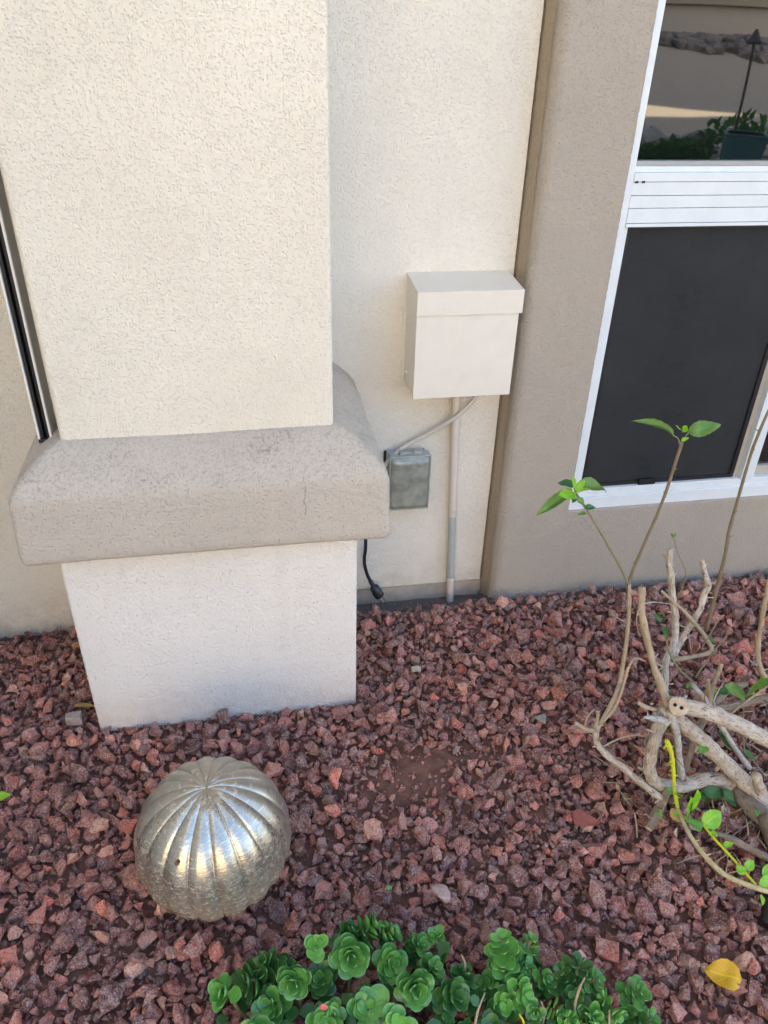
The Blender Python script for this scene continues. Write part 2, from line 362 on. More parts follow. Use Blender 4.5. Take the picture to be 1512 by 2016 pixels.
def bbox(lo, hi, bev=0.002, seg=2):
    bm = bmesh.new(); bmesh.ops.create_cube(bm, size=1)
    for v in bm.verts:
        v.co = Vector([lo[k] + (v.co[k] + 0.5) * (hi[k] - lo[k]) for k in range(3)])
    if bev: bmesh.ops.bevel(bm, geom=bm.edges[:], offset=bev, segments=seg, affect='EDGES', profile=0.5)
    V = [v.co[:] for v in bm.verts]; F = [[v.index for v in f.verts] for f in bm.faces]; bm.free(); return V, F
def join(parts):
    V, F = [], []
    for v, f in parts:
        n = len(V); V += [tuple(x) for x in v]; F += [[i + n for i in q] for q in f]
    return V, F
def boxes(name, L, m, parent, bev=0.002):
    V, F = join([bbox(lo, hi, bev) for lo, hi in L]); return mesh(name, V, F, m, parent, False)
def crom(P, n):
    P = np.asarray(P, float); Q = np.vstack([2 * P[0] - P[1], P, 2 * P[-1] - P[-2]]); out = []
    for i in range(1, len(Q) - 2):
        for s in np.linspace(0, 1, n, endpoint=False):
            a, b, c, d = Q[i - 1:i + 3]
            out.append(0.5 * ((2 * b) + (-a + c) * s + (2 * a - 5 * b + 4 * c - d) * s * s + (-a + 3 * b - 3 * c + d) * s ** 3))
    out.append(P[-1]); return np.array(out)
def tubeVF(P, rad, k=12, lump=0.0, seed=0, caps=True):
    P = np.asarray(P, float); rad = np.asarray(rad, float); n = len(P)
    T = np.gradient(P, axis=0); T /= np.linalg.norm(T, axis=1, keepdims=True) + 1e-12
    a = np.array([0.3, 0.9, 0.2]); nrm = a - T[0] * (a @ T[0]); nrm /= np.linalg.norm(nrm)
    V, UV = [], []; L = 0
    for i in range(n):
        if i: L += np.linalg.norm(P[i] - P[i - 1])
        nrm = nrm - T[i] * (nrm @ T[i]); nrm /= np.linalg.norm(nrm); bn = np.cross(T[i], nrm)
        for j in range(k):
            th = 2 * math.pi * j / k; d = nrm * math.cos(th) + bn * math.sin(th); rr = rad[i]
            if lump: rr *= 1 + lump * noise.noise(Vector(P[i] * 45 + d * 1.3 + seed))
            V.append(P[i] + d * rr); UV.append((rad.mean() * th, L))
    F = []
    for i in range(n - 1):
        for j in range(k):
            a, b = i * k + j, i * k + (j + 1) % k; F.append([a, b, b + k, a + k])
    nc = len(F)
    if caps:
        F.append(list(range(k))[::-1]); F.append([(n - 1) * k + j for j in range(k)])
    return V, F, UV, nc
def tube(name, P, rad, m, parent=None, k=12, n=6, lump=0.0, capm=None, seed=0):
    rad = np.asarray(rad if hasattr(rad, '__len__') else [rad] * len(P), float)
    Q = crom(np.column_stack([np.asarray(P, float), rad]), n)
    V, F, UV, nc = tubeVF(Q[:, :3], np.maximum(Q[:, 3], 1e-4), k, lump, seed)
    fm = [0] * nc + [1, 1] if capm else None
    return mesh(name, V, F, m, parent, True, UV, [capm] if capm else None, fm)

# ------------------------------------------------------------------ the ground
def sst(a, b, x): 
    s = np.clip((x - a) / (b - a), 0, 1); return s * s * (3 - 2 * s)
def ground_z(x, y):
    x = np.asarray(x, float); y = np.asarray(y, float)
    near = np.where(x < 0.458, -0.044, -0.014)
    z = -0.034 + near * sst(0.30, 0.385, y) + 0.0 * x
    e = ((x - 0.15) / 0.17) ** 2 + ((y + 0.215) / 0.075) ** 2
    z = z + 0.016 * np.exp(-e)
    z = z + np.clip((-y - 2.4) * 0.21, 0, 1.30)
    return z
xs = np.concatenate([[-80, -30, -12, -5, -2.6], np.arange(-2.4, 2.6, 0.02), np.arange(2.7, 8, 0.3), [10, 14, 30, 80]])
ys = np.concatenate([[-80, -30, -14, -10], np.arange(-9.4, -2.2, 0.3), np.arange(-2.1, 0.5, 0.02), [0.8, 4, 12, 40, 80]])
X, Y_ = np.meshgrid(xs, ys, indexing='ij'); Z = ground_z(X, Y_)
nz = np.array([noise.noise(Vector((a * 12, b * 12, 0))) for a, b in zip(X.ravel(), Y_.ravel())]).reshape(X.shape)
Z = Z + 0.006 * nz * (np.abs(X) < 2.5) * (Y_ > -2)
tag(mesh('ground', np.stack([X, Y_, Z], -1).reshape(-1, 3), grid_faces(len(xs), len(ys)), M_soil), kind='structure')
V, F = bbox((-2.4, -2.55, -0.10), (14, -1.10, -0.004), 0.01)
M_walk = simple('walkway_concrete', (0.40, 0.36, 0.31), 0.9, bumpscale=90, bd=0.002, var=0.2)
tag(mesh('walkway', V, F, M_walk, None, False), kind='structure')

# ------------------------------------------------------------------ house wall
YW, YS = 0.432, 0.362
hw = thing('house_wall', (0, YW, 0), 'cream stucco house wall behind the pillar and the utility box', 'wall')
xx = np.arange(-1.3, 0.4401, 0.005); zz = np.arange(-0.20, 2.2001, 0.005)
X, Zg = np.meshgrid(xx, zz, indexing='ij'); P = np.stack([X, np.full_like(X, YW), Zg], -1).reshape(-1, 3)
F = grid_faces(len(xx), len(zz))
cx = P[F].mean(1); F = F[~((cx[:, 0] > -0.30) & (cx[:, 2] < -0.0205))]
# bottom return of the stucco over the footing
vb = [( x, y, -0.02) for x in xx[xx > -0.3005] for y in (YW, YW + 0.012)]
nb = len(vb) // 2; off = len(P)
F2 = np.array([[off + 2 * i, off + 2 * i + 1, off + 2 * i + 3, off + 2 * i + 2] for i in range(nb - 1)])
o = weld(mesh('stucco_coat', np.vstack([P, vb]), np.vstack([F, F2]), M_wall, hw), 1e-4)
bm = bmesh.new(); bm.from_mesh(o.data)
if sum(f.normal.y * f.calc_area() for f in bm.faces) > 0: bmesh.ops.reverse_faces(bm, faces=bm.faces)
bm.to_mesh(o.data); bm.free()
rbox('footing', (-0.30, YW + 0.004, -0.30), (0.60, YW + 0.1, -0.0215), 0.003, 0.03, M_conc, hw)
boxes('upper_wall', [((-2.4, YW, 2.2), (8, YW + .25, 5.33)), ((-2.4, YW, -.3), (-1.3, YW + .25, 2.2)), ((1.95, YW - .0, -.3), (8, YW + .25, 2.2)), ((-1.3, YW + .11, -.3), (0.6, YW + .25, 2.2))], M_wall, hw, 0)

boxes('eave_soffit', [((-2.4, -0.55, 2.95), (8, YW, 3.1))], simple('soffit_paint', (0.62, 0.54, 0.42), 0.8), hw, 0)
# unseen wall added left of the bed to block light from that side
lw = thing('added_shade_wall', (-1.6, 0, 0), 'cream stucco wall added out of view to shade the bed from the left', 'wall')
boxes('stucco_coat', [((-1.9, -2.6, -.3), (-1.6, YW - .001, 5.0))], M_wall, lw, 0)  # body of the added shade wall

# ------------------------------------------------------------------ pillar
pl = thing('stucco_pillar', (-0.305, 0.2, -0.03), 'cream stucco pillar with a taupe moulded ledge above its plinth', 'pillar')
rbox('plinth', (-0.611, 0.0, -0.08), (0.0, 0.44, 0.4965), 0.007, 0.0052, M_plinth, pl, skip=((2, 1), (2, 0)))
rbox('shaft', (-0.568, 0.043, 0.69), (-0.043, 0.44, 2.6), 0.010, 0.0052, M_cream, pl, skip=((2, 1), (2, 0)))
# ledge: a profile swept round left side, front and right side
prof = []
def seg(a, b, st=0.005):
    n = max(1, int(np.hypot(b[0] - a[0], b[1] - a[1]) / st)); return [(a[0] + (b[0] - a[0]) * i / n, a[1] + (b[1] - a[1]) * i / n) for i in range(n)]
top = [(-0.055, 0.716), (-0.030, 0.709), (0.0, 0.690), (0.028, 0.667), (0.0455, 0.643), (0.0510, 0.624)]
tp = crom(top, 6).tolist()
prof += tp[:-1] + seg((0.0505, 0.618), (0.0545, 0.507)) + [(0.054, 0.500), (0.051, 0.494), (0.045, 0.4905)] + seg((0.040, 0.489), (-0.02, 0.487)) + [(-0.02, 0.487)]
prof = np.array(prof)
x0, x1, y0, y1 = -0.611, 0.008, 0.0, 0.44   # base rectangle the offsets grow from
def path(d):
    r = max(min(0.012, 0.012 + d * 0.2), 0.004); L = []
    lx, rx, fy = x0 - d * 1.0, x1 + d, y0 - d
    for i in np.linspace(0, 1, 80, endpoint=False): L.append((lx, y1 + (fy + r - y1) * i))
    for a in np.linspace(0, 1, 5): L.append((lx + r - r * math.cos(a * math.pi / 2), fy + r - r * math.sin(a * math.pi / 2)))
    for i in np.linspace(0, 1, 130)[1:-1]: L.append((lx + r + (rx - lx - 2 * r) * i, fy))
    for a in np.linspace(0, 1, 5): L.append((rx - r + r * math.sin(a * math.pi / 2), fy + r - r * math.cos(a * math.pi / 2)))
    for i in np.linspace(0, 1, 81)[1:]: L.append((rx, fy + r + (y1 - fy - r) * i))
    return L
V = []
for d, z in prof:
    V += [(x, y, z + 0.004 * noise.noise(Vector((x * 3, y * 3, z * 2)))) for x, y in path(d)]
npth = len(path(0)); F = grid_faces(len(prof), npth)
o = mesh('ledge', V, F, M_ledge, pl)
bm = bmesh.new(); bm.from_mesh(o.data); bmesh.ops.recalc_face_normals(bm, faces=bm.faces)
f = max(bm.faces, key=lambda f: -f.calc_center_median().y)
if f.normal.y > 0: bmesh.ops.reverse_faces(bm, faces=bm.faces)
bm.to_mesh(o.data); bm.free()

# screen track by the pillar's left side
tr = thing('screen_track', (-0.60, 0.08, 0.697), 'white aluminium screen track with a black channel, along the left of the pillar', 'track')
zt, zb = 2.6, 0.699
boxes('rail', [((-.6165, .080, zb), (-.6125, .130, zt)), ((-.5945, .080, zb), (-.5905, .130, zt)), ((-.6125, .126, zb), (-.5945, .130, zt)), ((-.6155, .130, zb + .3), (-.568, .150, zt))], M_alu, tr, 0.0008)
boxes('side_plate', [((-.5905, .0825, zb), (-.5893, .1300, zt))], M_alus, tr, 0)
boxes('channel', [((-.6123, .0850, zb), (-.6065, .1258, zt)), ((-.6005, .0850, zb), (-.5947, .1258, zt)), ((-.6065, .1, zb), (-.6005, .1258, zt))], M_black, tr, 0.0008)
boxes('end_cap', [((-.6168, .0798, zb - .008), (-.5890, .1305, zb - 0.0002))], M_black, tr, 0.001)

# ------------------------------------------------------------------ window with its stucco surround
wd = thing('window', (1.1, YS, 0.25), 'white vinyl window with a dark insect screen, set in a taupe stucco surround', 'window')
XL, XR, ZB, ZT = 0.654, 1.765, 0.248, 2.0
rr = 0.024; xe = 0.4555
s_side = [(xe, y) for y in np.arange(YS + rr + .014, YS + rr, -0.005)]
arc = [(xe + rr - rr * math.cos(a), YS + rr - rr * math.sin(a)) for a in np.linspace(0, math.pi / 2, 9)]
fx = np.concatenate([np.linspace(xe + rr, XL, int((XL - xe - rr) / .005) + 1)[1:], np.linspace(XL, XR, int((XR - XL) / .0055) + 1)[1:], np.linspace(XR, 1.95, 30)[1:]])
SP = s_side + arc + [(x, YS) for x in fx]
zz = np.concatenate([np.linspace(-0.15, ZB, int((ZB + .15) / .005) + 1), np.linspace(ZB, ZT, int((ZT - ZB) / .005) + 1)[1:], np.linspace(ZT, 2.2, 30)[1:]])
P = np.array([[(x + 0.012 * math.sin(z * 1.7) * (1 if x < xe + .04 else 0) * 0, y, z) for z in zz] for x, y in SP]).reshape(-1, 3)
F = grid_faces(len(SP), len(zz)); c = P[F].mean(1)
F = F[~((c[:, 0] > XL) & (c[:, 0] < XR) & (c[:, 2] > ZB) & (c[:, 2] < ZT))]
Vs = [P]; Fs = [F]; n = len(P)
hx = np.unique(np.round(fx[(fx >= XL - 1e-6) & (fx <= XR + 1e-6)], 6)); hz = zz[(zz >= ZB - 1e-6) & (zz <= ZT + 1e-6)]
rim = [(x, ZB) for x in hx] + [(XR, z) for z in hz[1:]] + [(x, ZT) for x in hx[::-1][1:]] + [(XL, z) for z in hz[::-1][1:-1]]
dep = [0, 0.005, 0.010, 0.016, 0.022]
Q = np.array([[(x, YS + d, z) for d in dep] for x, z in rim]).reshape(-1, 3); FQ = grid_faces(len(rim), len(dep), closeu=True)
Vs.append(Q); Fs.append(FQ + n)
o = weld(mesh('stucco_surround', np.vstack(Vs), np.vstack(Fs), M_taupe, wd), 2e-4)
bm = bmesh.new(); bm.from_mesh(o.data); bmesh.ops.recalc_face_normals(bm, faces=bm.faces)
if sum(f.normal.y * f.calc_area() for f in bm.faces) > 0: bmesh.ops.reverse_faces(bm, faces=bm.faces)
bm.to_mesh(o.data); bm.free()
YF = YS + 0.009
M_reveal = stucco('shade_toned_reveal', (0.34, 0.28, 0.205), 0.12, amp=0.002)  # side return of the surround: groove shade and warm bounce put into the brown
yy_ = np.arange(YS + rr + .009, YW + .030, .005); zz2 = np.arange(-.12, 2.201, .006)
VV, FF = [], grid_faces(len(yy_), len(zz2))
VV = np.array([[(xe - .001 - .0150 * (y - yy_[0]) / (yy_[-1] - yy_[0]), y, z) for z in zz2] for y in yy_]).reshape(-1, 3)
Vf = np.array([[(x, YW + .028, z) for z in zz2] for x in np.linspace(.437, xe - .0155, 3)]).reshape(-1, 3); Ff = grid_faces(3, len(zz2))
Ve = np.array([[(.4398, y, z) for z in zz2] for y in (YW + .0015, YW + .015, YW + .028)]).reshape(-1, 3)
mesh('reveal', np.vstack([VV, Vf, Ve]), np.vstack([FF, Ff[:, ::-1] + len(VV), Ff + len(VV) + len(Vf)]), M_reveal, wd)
e = 0.004
fr = boxes('frame', [
    ((XL - e, YF, ZB - e), (XR + e, YF + .05, ZB + .036)),                       # bottom rail
    ((XL + .01, YF + .006, ZB + .036), (XR - .01, YF + .05, ZB + .060)),
    ((XL - e, YF, ZB + .036), (0.6745, YF + .05, ZT + e)),                       # left jamb
    ((XR - .022, YF, ZB + .036), (XR + e, YF + .05, ZT + e)),
    ((0.6745, YF, ZT - .04), (XR - .022, YF + .05, ZT + e)),
    ((0.6745, YF + .008, ZB + .060), (0.6865, YF + .05, 1.016))], M_vinyl, wd, 0.0015)
rail = boxes('middle_rail', [
    ((0.6745, YF - .004, 1.016), (XR - .022, YF + .05, 1.0235)), ((0.6745, YF - .0015, 1.0247), (XR - .022, YF + .05, 1.0560)), ((0.6745, YF - .0005, 1.0572), (XR - .022, YF + .05, 1.0830)),
    ((0.6745, YF + .0005, 1.0842), (XR - .022, YF + .05, 1.1120)), ((0.6745, YF - .001, 1.1132), (XR - .022, YF + .05, 1.1320)), ((0.6745, YF + .009, 1.1320), (XR - .022, YF + .05, 1.1440))], M_vinyl, wd, 0.0008)
boxes('weep_hole', [((0.6790, YF - .0022, 1.1105), (0.6860, YF + .004, 1.1150))], M_black, rail, 0)
boxes('weep_hole', [((0.6950, YF - .0022, 1.1105), (0.7020, YF + .004, 1.1150))], M_black, rail, 0)
boxes('meeting_stile', [((1.176, YF + .001, ZB + .061), (1.2010, YF + .05, 1.0155)), ((1.2020, YF + .003, ZB + .061), (1.2150, YF + .05, 1.0155)), ((1.2150, YF + .009, ZB + .061), (1.2212, YF + .05, 1.0155))], M_vinyl, wd, 0.001)
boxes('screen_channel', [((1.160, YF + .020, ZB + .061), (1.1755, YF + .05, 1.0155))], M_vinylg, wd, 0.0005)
g = boxes('glass', [((0.6750, YF + .026, 1.1442), (XR - .0225, YF + .030, ZT - .041))], M_glass, wd, 0)
gs = boxes('glazing_bead', [((0.6745, YF + .014, 1.1442), (XR - .0225, YF + .0255, 1.1540))], M_alus, wd, 0.001)
boxes('glass', [((0.687, YF + .036, ZB + .061), (1.175, YF + .039, 1.0155))], M_glass, wd, 0)
boxes('glass', [((1.2214, YF + .032, ZB + .075), (XR - .0225, YF + .035, 1.0155))], M_glass, wd, 0)
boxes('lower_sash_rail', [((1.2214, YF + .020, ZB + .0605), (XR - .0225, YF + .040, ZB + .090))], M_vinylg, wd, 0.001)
sn = boxes('insect_screen', [((0.6965, YF + .0215, ZB + .069), (1.1465, YF + .0220, 1.0075))], M_screen, wd, 0)
boxes('screen_frame', [((0.6872, YF + .016, ZB + .0605), (1.1595, YF + .026, ZB + .0705)), ((0.6872, YF + .016, 1.0065), (1.1595, YF + .026, 1.0152)), ((0.6872, YF + .016, ZB + .0705), (0.6965, YF + .026, 1.0065)), ((1.1465, YF + .016, ZB + .0705), (1.1595, YF + .026, 1.0065))], M_black, sn, 0.0008)
boxes('pull_tab', [((0.862, YF + .008, ZB + .0605), (0.912, YF + .0165, ZB + .078))], M_black, sn, 0.001)

# ------------------------------------------------------------------ utility box, conduit, cable, outlet, cord
ub = thing('utility_box', (0.30, YW, 0.64), 'beige painted metal utility box with an overhanging lid, mounted on the back wall', 'utility box')
bx0, bx1, yf, z0, z1 = 0.1795, 0.4195, 0.3085, 0.640, 0.885
V = [(bx0, YW, z0 + .012), (bx1, YW, z0 + .012), (bx1, yf + .012, z0), (bx0, yf + .012, z0), (bx0, YW, z1), (bx1, YW, z1), (bx1, yf + .012, z1), (bx0, yf + .012, z1)]
bd = bbox((bx0, yf + .012, z0 + .004), (bx1 - .003, YW + .006, z1), 0.0015)
mesh('body', *bd, M_box, ub, False)
boxes('front_panel', [((bx0 - .001, yf, z0), (bx1, yf + .0118, z1 - .002))], M_box, ub, 0.0012)
# lid: sloping top with a hem
lx0, lx1 = bx0 - .0015, bx1 + .006; ly = yf - .004
prof = [(YW + .006, .9085), (ly, .8975), (ly, .8435), (ly + .0025, .8435), (ly + .0025, .888), (YW + .006, .896)]
V = [(lx0, y, z) for y, z in prof] + [(lx1, y, z) for y, z in prof]
F = [[i, (i + 1) % 6, (i + 1) % 6 + 6, i + 6] for i in range(6)] + [list(range(6))[::-1], list(range(6, 12))]
sides = [bbox((lx0 - .0002, ly + .001, .8435), (lx0 + .0012, YW + .004, .8985), 0), bbox((lx1 - .0012, ly + .001, .8435), (lx1 + .0002, YW + .004, .8985), 0)]
V, F = join([(V, F)] + sides)
o = mesh('lid', V, F, M_box, ub, False)
bm = bmesh.new(); bm.from_mesh(o.data); bmesh.ops.recalc_face_normals(bm, faces=bm.faces); bmesh.ops.bevel(bm, geom=[e_ for e_ in bm.edges if e_.calc_length() > .1], offset=.0007, segments=2, affect='EDGES'); bm.to_mesh(o.data); bm.free()
boxes('mounting_flange', [((bx0 - .006, YW - .004, z0 + .03), (bx0 + .002, YW + .004, .9050))], M_box, ub, 0.001)
for zz_ in (0.80, 0.672):
    boxes('screw', [((bx0 - .0035, YW - .035, zz_), (bx0 + .0005, YW - .029, zz_ + .006))], M_box, ub, 0.001)

cd = thing('conduit_pipe', (0.345, 0.413, -0.1), 'straight beige conduit pipe with a bare grey stretch, running from utility box to ground', 'pipe')
yc = YW - 0.0165
def cx_(z): return 0.3135 + (0.660 - z) * 0.046
def pipe(nm, za, zb_, m, r=.0108, cap=True):
    zs = np.linspace(za, zb_, 12); return tube(nm, [(cx_(z), yc, z) for z in zs], [r] * 12, m, cd, k=24, n=2)
pipe('painted_section', 0.660, 0.236, M_pvc); pipe('bare_section', 0.2363, 0.010, M_pvcg, .0105); pipe('lower_section', 0.012, -0.16, M_pvc, .0108)
pipe('coupling', 0.243, 0.229, M_pvc, .0112)

cb = thing('cable', (0.2, 0.42, 0.5), 'thin beige cable curving from under the utility box to the pillar ledge', 'cable')
tube('sheath', [(.372, .407, .66), (0.3667, 0.405, 0.6033), (0.35, 0.4, 0.5781), (0.3237, 0.395, 0.5534), (0.2924, 0.398, 0.5293), (0.2565, 0.41, 0.4994), (0.1906, 0.412, 0.4624), (0.155, 0.4, 0.441), (0.131, 0.398, 0.412), (0.1155, 0.398, 0.3715), (0.1031, 0.4, 0.316), (.05, .42, .27)], .0060, simple('cable_jacket', (0.52, 0.485, 0.43), 0.5), cb, k=14)

oc = thing('outlet_cover', (0.195, YW, 0.36), 'fogged grey plastic weatherproof outlet cover on the wall beside the pillar ledge', 'outlet cover')
boxes('gasket', [((0.134, YW - .006, 0.283), (0.2445, YW + .004, 0.4415))], M_black, oc, 0.004)
boxes('back_plate', [((0.1395, YW - .022, 0.287), (0.2400, YW - .0062, 0.4460))], M_greybox, oc, 0.003)
boxes('side_rim', [((0.1415, YW - .048, 0.285), (0.2515, YW - .0195, 0.4475))], M_coverrim, oc, 0.006)
# bulged lid
U, W = np.meshgrid(np.linspace(-1, 1, 29), np.linspace(-1, 1, 35), indexing='ij')
g4 = lambda a: np.clip((1 - np.abs(a)) / 0.16, 0, 1) ** 0.6
bul = g4(U) * g4(W)
Xc = 0.1965 + U * 0.0530; Zc = 0.3655 + W * 0.0775; Zc = Zc + 0.004 * (1 - U ** 2) * np.sign(W) * (np.abs(W) > 0.9); Yc = YW - .0485 - .011 * bul - .004 * (1 - U ** 2) * bul
o = mesh('lid', np.stack([Xc, Yc, Zc], -1).reshape(-1, 3), grid_faces(29, 35), M_cover, oc)
bm = bmesh.new(); bm.from_mesh(o.data)
if sum(f.normal.y for f in bm.faces) > 0: bmesh.ops.reverse_faces(bm, faces=bm.faces)
bm.to_mesh(o.data); bm.free()
boxes('rim_bead', [((0.1405, YW - .0535, 0.2845), (0.1445, YW - .046, 0.4425)), ((0.2485, YW - .0535, 0.2845), (0.2525, YW - .046, 0.4425)), ((0.1405, YW - .0535, 0.4427), (0.2525, YW - .046, 0.4475)), ((0.1405, YW - .0535, 0.2825), (0.2525, YW - .046, 0.2862))], M_coverrim, oc, 0.0015)
boxes('hinge', [((0.169, YW - .046, 0.447), (0.187, YW - .032, 0.457)), ((0.206, YW - .046, 0.447), (0.227, YW - .032, 0.457)), ((0.185, YW - .042, 0.448), (0.208, YW - .036, 0.4535))], M_coverrim, oc, 0.001)

pc = thing('power_cord', (0.09, 0.40, 0.0), 'black power cord hanging below the ledge with its three-prong plug end loose', 'power cord')
tube('cable', [(0.070, .36, 0.49), (0.078, .385, 0.40), (0.083, .400, 0.26), (0.084, .402, 0.158), (0.081, .402, 0.120), (0.0822, .402, 0.092), (0.090, .401, 0.058), (0.0995, .400, 0.033)], .0050, M_cord, pc, k=12)
pd = np.array([0.030, -0.012, -0.058]); pd /= np.linalg.norm(pd); p0 = np.array([0.0985, .400, 0.036])
def along(s): return p0 + pd * s * 1.25
pg = tube('plug', [along(0), along(.008), along(.014), along(.018), along(.034), along(.046), along(.048)], [.0062, .007, .007, .0115, .0150, .0150, .012], M_cord, pc, k=16, n=3)
sidev = np.cross(pd, [0, 1, 0]); sidev /= np.linalg.norm(sidev); fv = np.cross(pd, sidev)
for s, ff, ln, r_ in ((-.0072, -.003, .024, .0021), (.0072, -.003, .024, .0021), (0, .006, .026, .0027)):
    a = along(.046) + sidev * s + fv * ff; tube('prong', [a, a + pd * ln * .5, a + pd * ln], r_, M_brass, pg, k=8, n=2)
for s in (.021, .027, .033, .040):
    a = along(s); rr_ = .0150 if s > .03 else .0132
    tube('grip_ring', [a - pd * .001, a, a + pd * .001], [rr_, rr_ + .0008, rr_], M_cord, pg, k=16, n=2)

# ------------------------------------------------------------------ ribbed metal ball
bc = Vector((-0.3285, -0.4440, 0.1345)); RB = 0.1405
bl = thing('ribbed_ball', bc, 'silvery ribbed metal garden ball resting on the red gravel', 'garden ornament')
nu, nv = 480, 140
th = np.linspace(0, 2 * np.pi, nu, endpoint=False)[:, None]; ph = np.linspace(0.0, np.pi, nv)[None, :]
amp = 0.050 * np.clip(np.sin(ph) * 1.25, 0, 1) ** 0.8
thw = th + 0.03 * np.sin(ph * 2)
lobe = np.abs(np.sin(8.5 * thw)) ** 0.55
r_ = RB * (1 - amp * (1 - lobe)) * (1 - 0.03 * np.exp(-(ph / 0.12) ** 2) + 0.004 * np.sin(3 * th + 2 * ph))
V = np.stack([r_ * np.sin(ph) * np.cos(th), r_ * np.sin(ph) * np.sin(th), r_ * np.cos(ph) * 0.985], -1).reshape(-1, 3) + np.array(bc)
o = weld(mesh('ribbed_shell', V, grid_faces(nu, nv, True), M_ball, bl), 1e-5)
tube('rust_hole', [tuple(bc + Vector((-.0505, -.104, .0845))), tuple(bc + Vector((-.0515, -.106, .0862)))], [.0042, .0030], simple('rust', (0.16, 0.06, 0.03), 0.8), bl, k=10, n=2)

# ------------------------------------------------------------------ gravel: stones dropped one on another
def hull_rock(seed, npts, cuts, disp):
    rs = np.random.default_rng(seed); bm = bmesh.new()
    for _ in range(npts):
        d = rs.normal(size=3); d /= np.linalg.norm(d); d = np.sign(d) * np.abs(d) ** 0.75; d /= max(np.abs(d).max(), 0.001) ** 0.6
        d *= rs.uniform(0.85, 1.0) / 1.25
        bm.verts.new(d)
    r = bmesh.ops.convex_hull(bm, input=bm.verts)
    for v in [g for g in r['geom_interior'] if isinstance(g, bmesh.types.BMVert)]: bm.verts.remove(v)
    if cuts:
        es = bm.edges[:]
        bmesh.ops.bevel(bm, geom=es, offset=0.11, segments=1, affect='EDGES', clamp_overlap=True)
        bmesh.ops.triangulate(bm, faces=bm.faces[:])
        bmesh.ops.subdivide_edges(bm, edges=[e_ for e_ in bm.edges if e_.calc_length() > 0.28], cuts=cuts, use_grid_fill=True)
        bmesh.ops.triangulate(bm, faces=bm.faces[:])
        for v in bm.verts:
            n_ = noise.noise(v.co * 2.6 + Vector((seed, 0, 0))) + 0.6 * noise.noise(v.co * 6.5 + Vector((0, seed, 0)))
            v.co *= 1 + disp * n_
    else: bmesh.ops.triangulate(bm, faces=bm.faces[:])
    bm.normal_update(); bm.verts.index_update()
    V = np.array([v.co[:] for v in bm.verts]); F = np.array([[v.index for v in f.verts] for f in bm.faces]); bm.free()
    V -= (V.max(0) + V.min(0)) / 2; V /= (V.max(0) - V.min(0)).max() / 2
    return V, F
BIG = [hull_rock(i, random.choice((9, 11, 13, 16)), 1, 0.16) for i in range(26)]
SML = [hull_rock(100 + i, 9, 0, 0) for i in range(14)]
def randrot(k):
    q = rng.normal(size=(k, 4)); q /= np.linalg.norm(q, axis=1, keepdims=True); w_, x, y, z = q.T
    return np.stack([np.stack([1 - 2 * (y * y + z * z), 2 * (x * y - z * w_), 2 * (x * z + y * w_)], -1), np.stack([2 * (x * y + z * w_), 1 - 2 * (x * x + z * z), 2 * (y * z - x * w_)], -1), np.stack([2 * (x * z - y * w_), 2 * (y * z + x * w_), 1 - 2 * (x * x + y * y)], -1)], 1)
GX0, GX1, GY0, GY1 = -1.25, 1.75, -1.10, 0.43
def blocked(x, y, r):
    b = (x > -0.611 - r * .4) & (x < r * .4) & (y > -r * .45)                      # plinth
    b |= (x > 0.447 - r * .3) & (y > YS - r * .5)                             # surround
    b |= (y > YW - r * .6)
    return b
PAL = np.array([(0.155, 0.060, 0.052), (0.120, 0.045, 0.042), (0.200, 0.095, 0.085), (0.235, 0.085, 0.060), (0.090, 0.038, 0.038), (0.26, 0.16, 0.145), (0.18, 0.085, 0.090), (0.33, 0.24, 0.20), (0.21, 0.055, 0.042)])
PAL = PAL * (2.2, 1.62, 1.17)
PW = np.array([.22, .18, .18, .07, .12, .08, .115, .015, .02])
cell = 0.004
HX, HY = int((GX1 - GX0) / cell) + 2, int((GY1 - GY0) / cell) + 2
gx, gy = np.meshgrid(GX0 + cell * np.arange(HX), GY0 + cell * np.arange(HY), indexing='ij')
H = ground_z(gx, gy)
Vall, Fall, Tall, nv_ = [], [], [], 0
keep = {}
def place(lst, protos, sink, jit=0.003):
    """lst: rows x, y, r ; put each stone on what already lies there"""
    global nv_
    Rm = randrot(len(lst))
    for k, (x, y, r) in enumerate(lst):
        V0, F0 = protos[rng.integers(len(protos))]
        s = r * np.array([1.0, rng.uniform(.68, .95), rng.uniform(.55, .85)])
        V = (V0 * s) @ Rm[k].T
        V = V + 0.10 * r * np.sin(V / r * 4.1 + rng.uniform(0, 6, 3))[:, [1, 2, 0]]
        zmin, zmax = V[:, 2].min(), V[:, 2].max(); rr = r * 0.62
        i0, i1 = int((x - rr - GX0) / cell), int((x + rr - GX0) / cell) + 1; j0, j1 = int((y - rr - GY0) / cell), int((y + rr - GY0) / cell) + 1
        i0, j0 = max(i0, 0), max(j0, 0); sub = H[i0:i1 + 1, j0:j1 + 1]
        if not sub.size: continue
        base = min(np.percentile(sub, 62), float(ground_z(x, y)) + .040); cz = base - zmin - sink * r + rng.normal() * jit * .5
        V = V + (x, y, cz)
        d2 = ((gx[i0:i1 + 1, j0:j1 + 1] - x) ** 2 + (gy[i0:i1 + 1, j0:j1 + 1] - y) ** 2) / (r * r)
        topz = cz + zmax * np.sqrt(np.clip(1 - d2, 0, 1)) * .9
        H[i0:i1 + 1, j0:j1 + 1] = np.where(d2 < .8, np.maximum(sub, topz), sub)
        c = PAL[rng.choice(len(PAL), p=PW)] * rng.choice((.5, .75, 1.0, 1.2, 1.6))
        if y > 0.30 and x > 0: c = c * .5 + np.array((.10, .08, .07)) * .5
        Vall.append(V); Fall.append(F0 + nv_); Tall.append(np.repeat(c[None], len(V), 0)); nv_ += len(V)
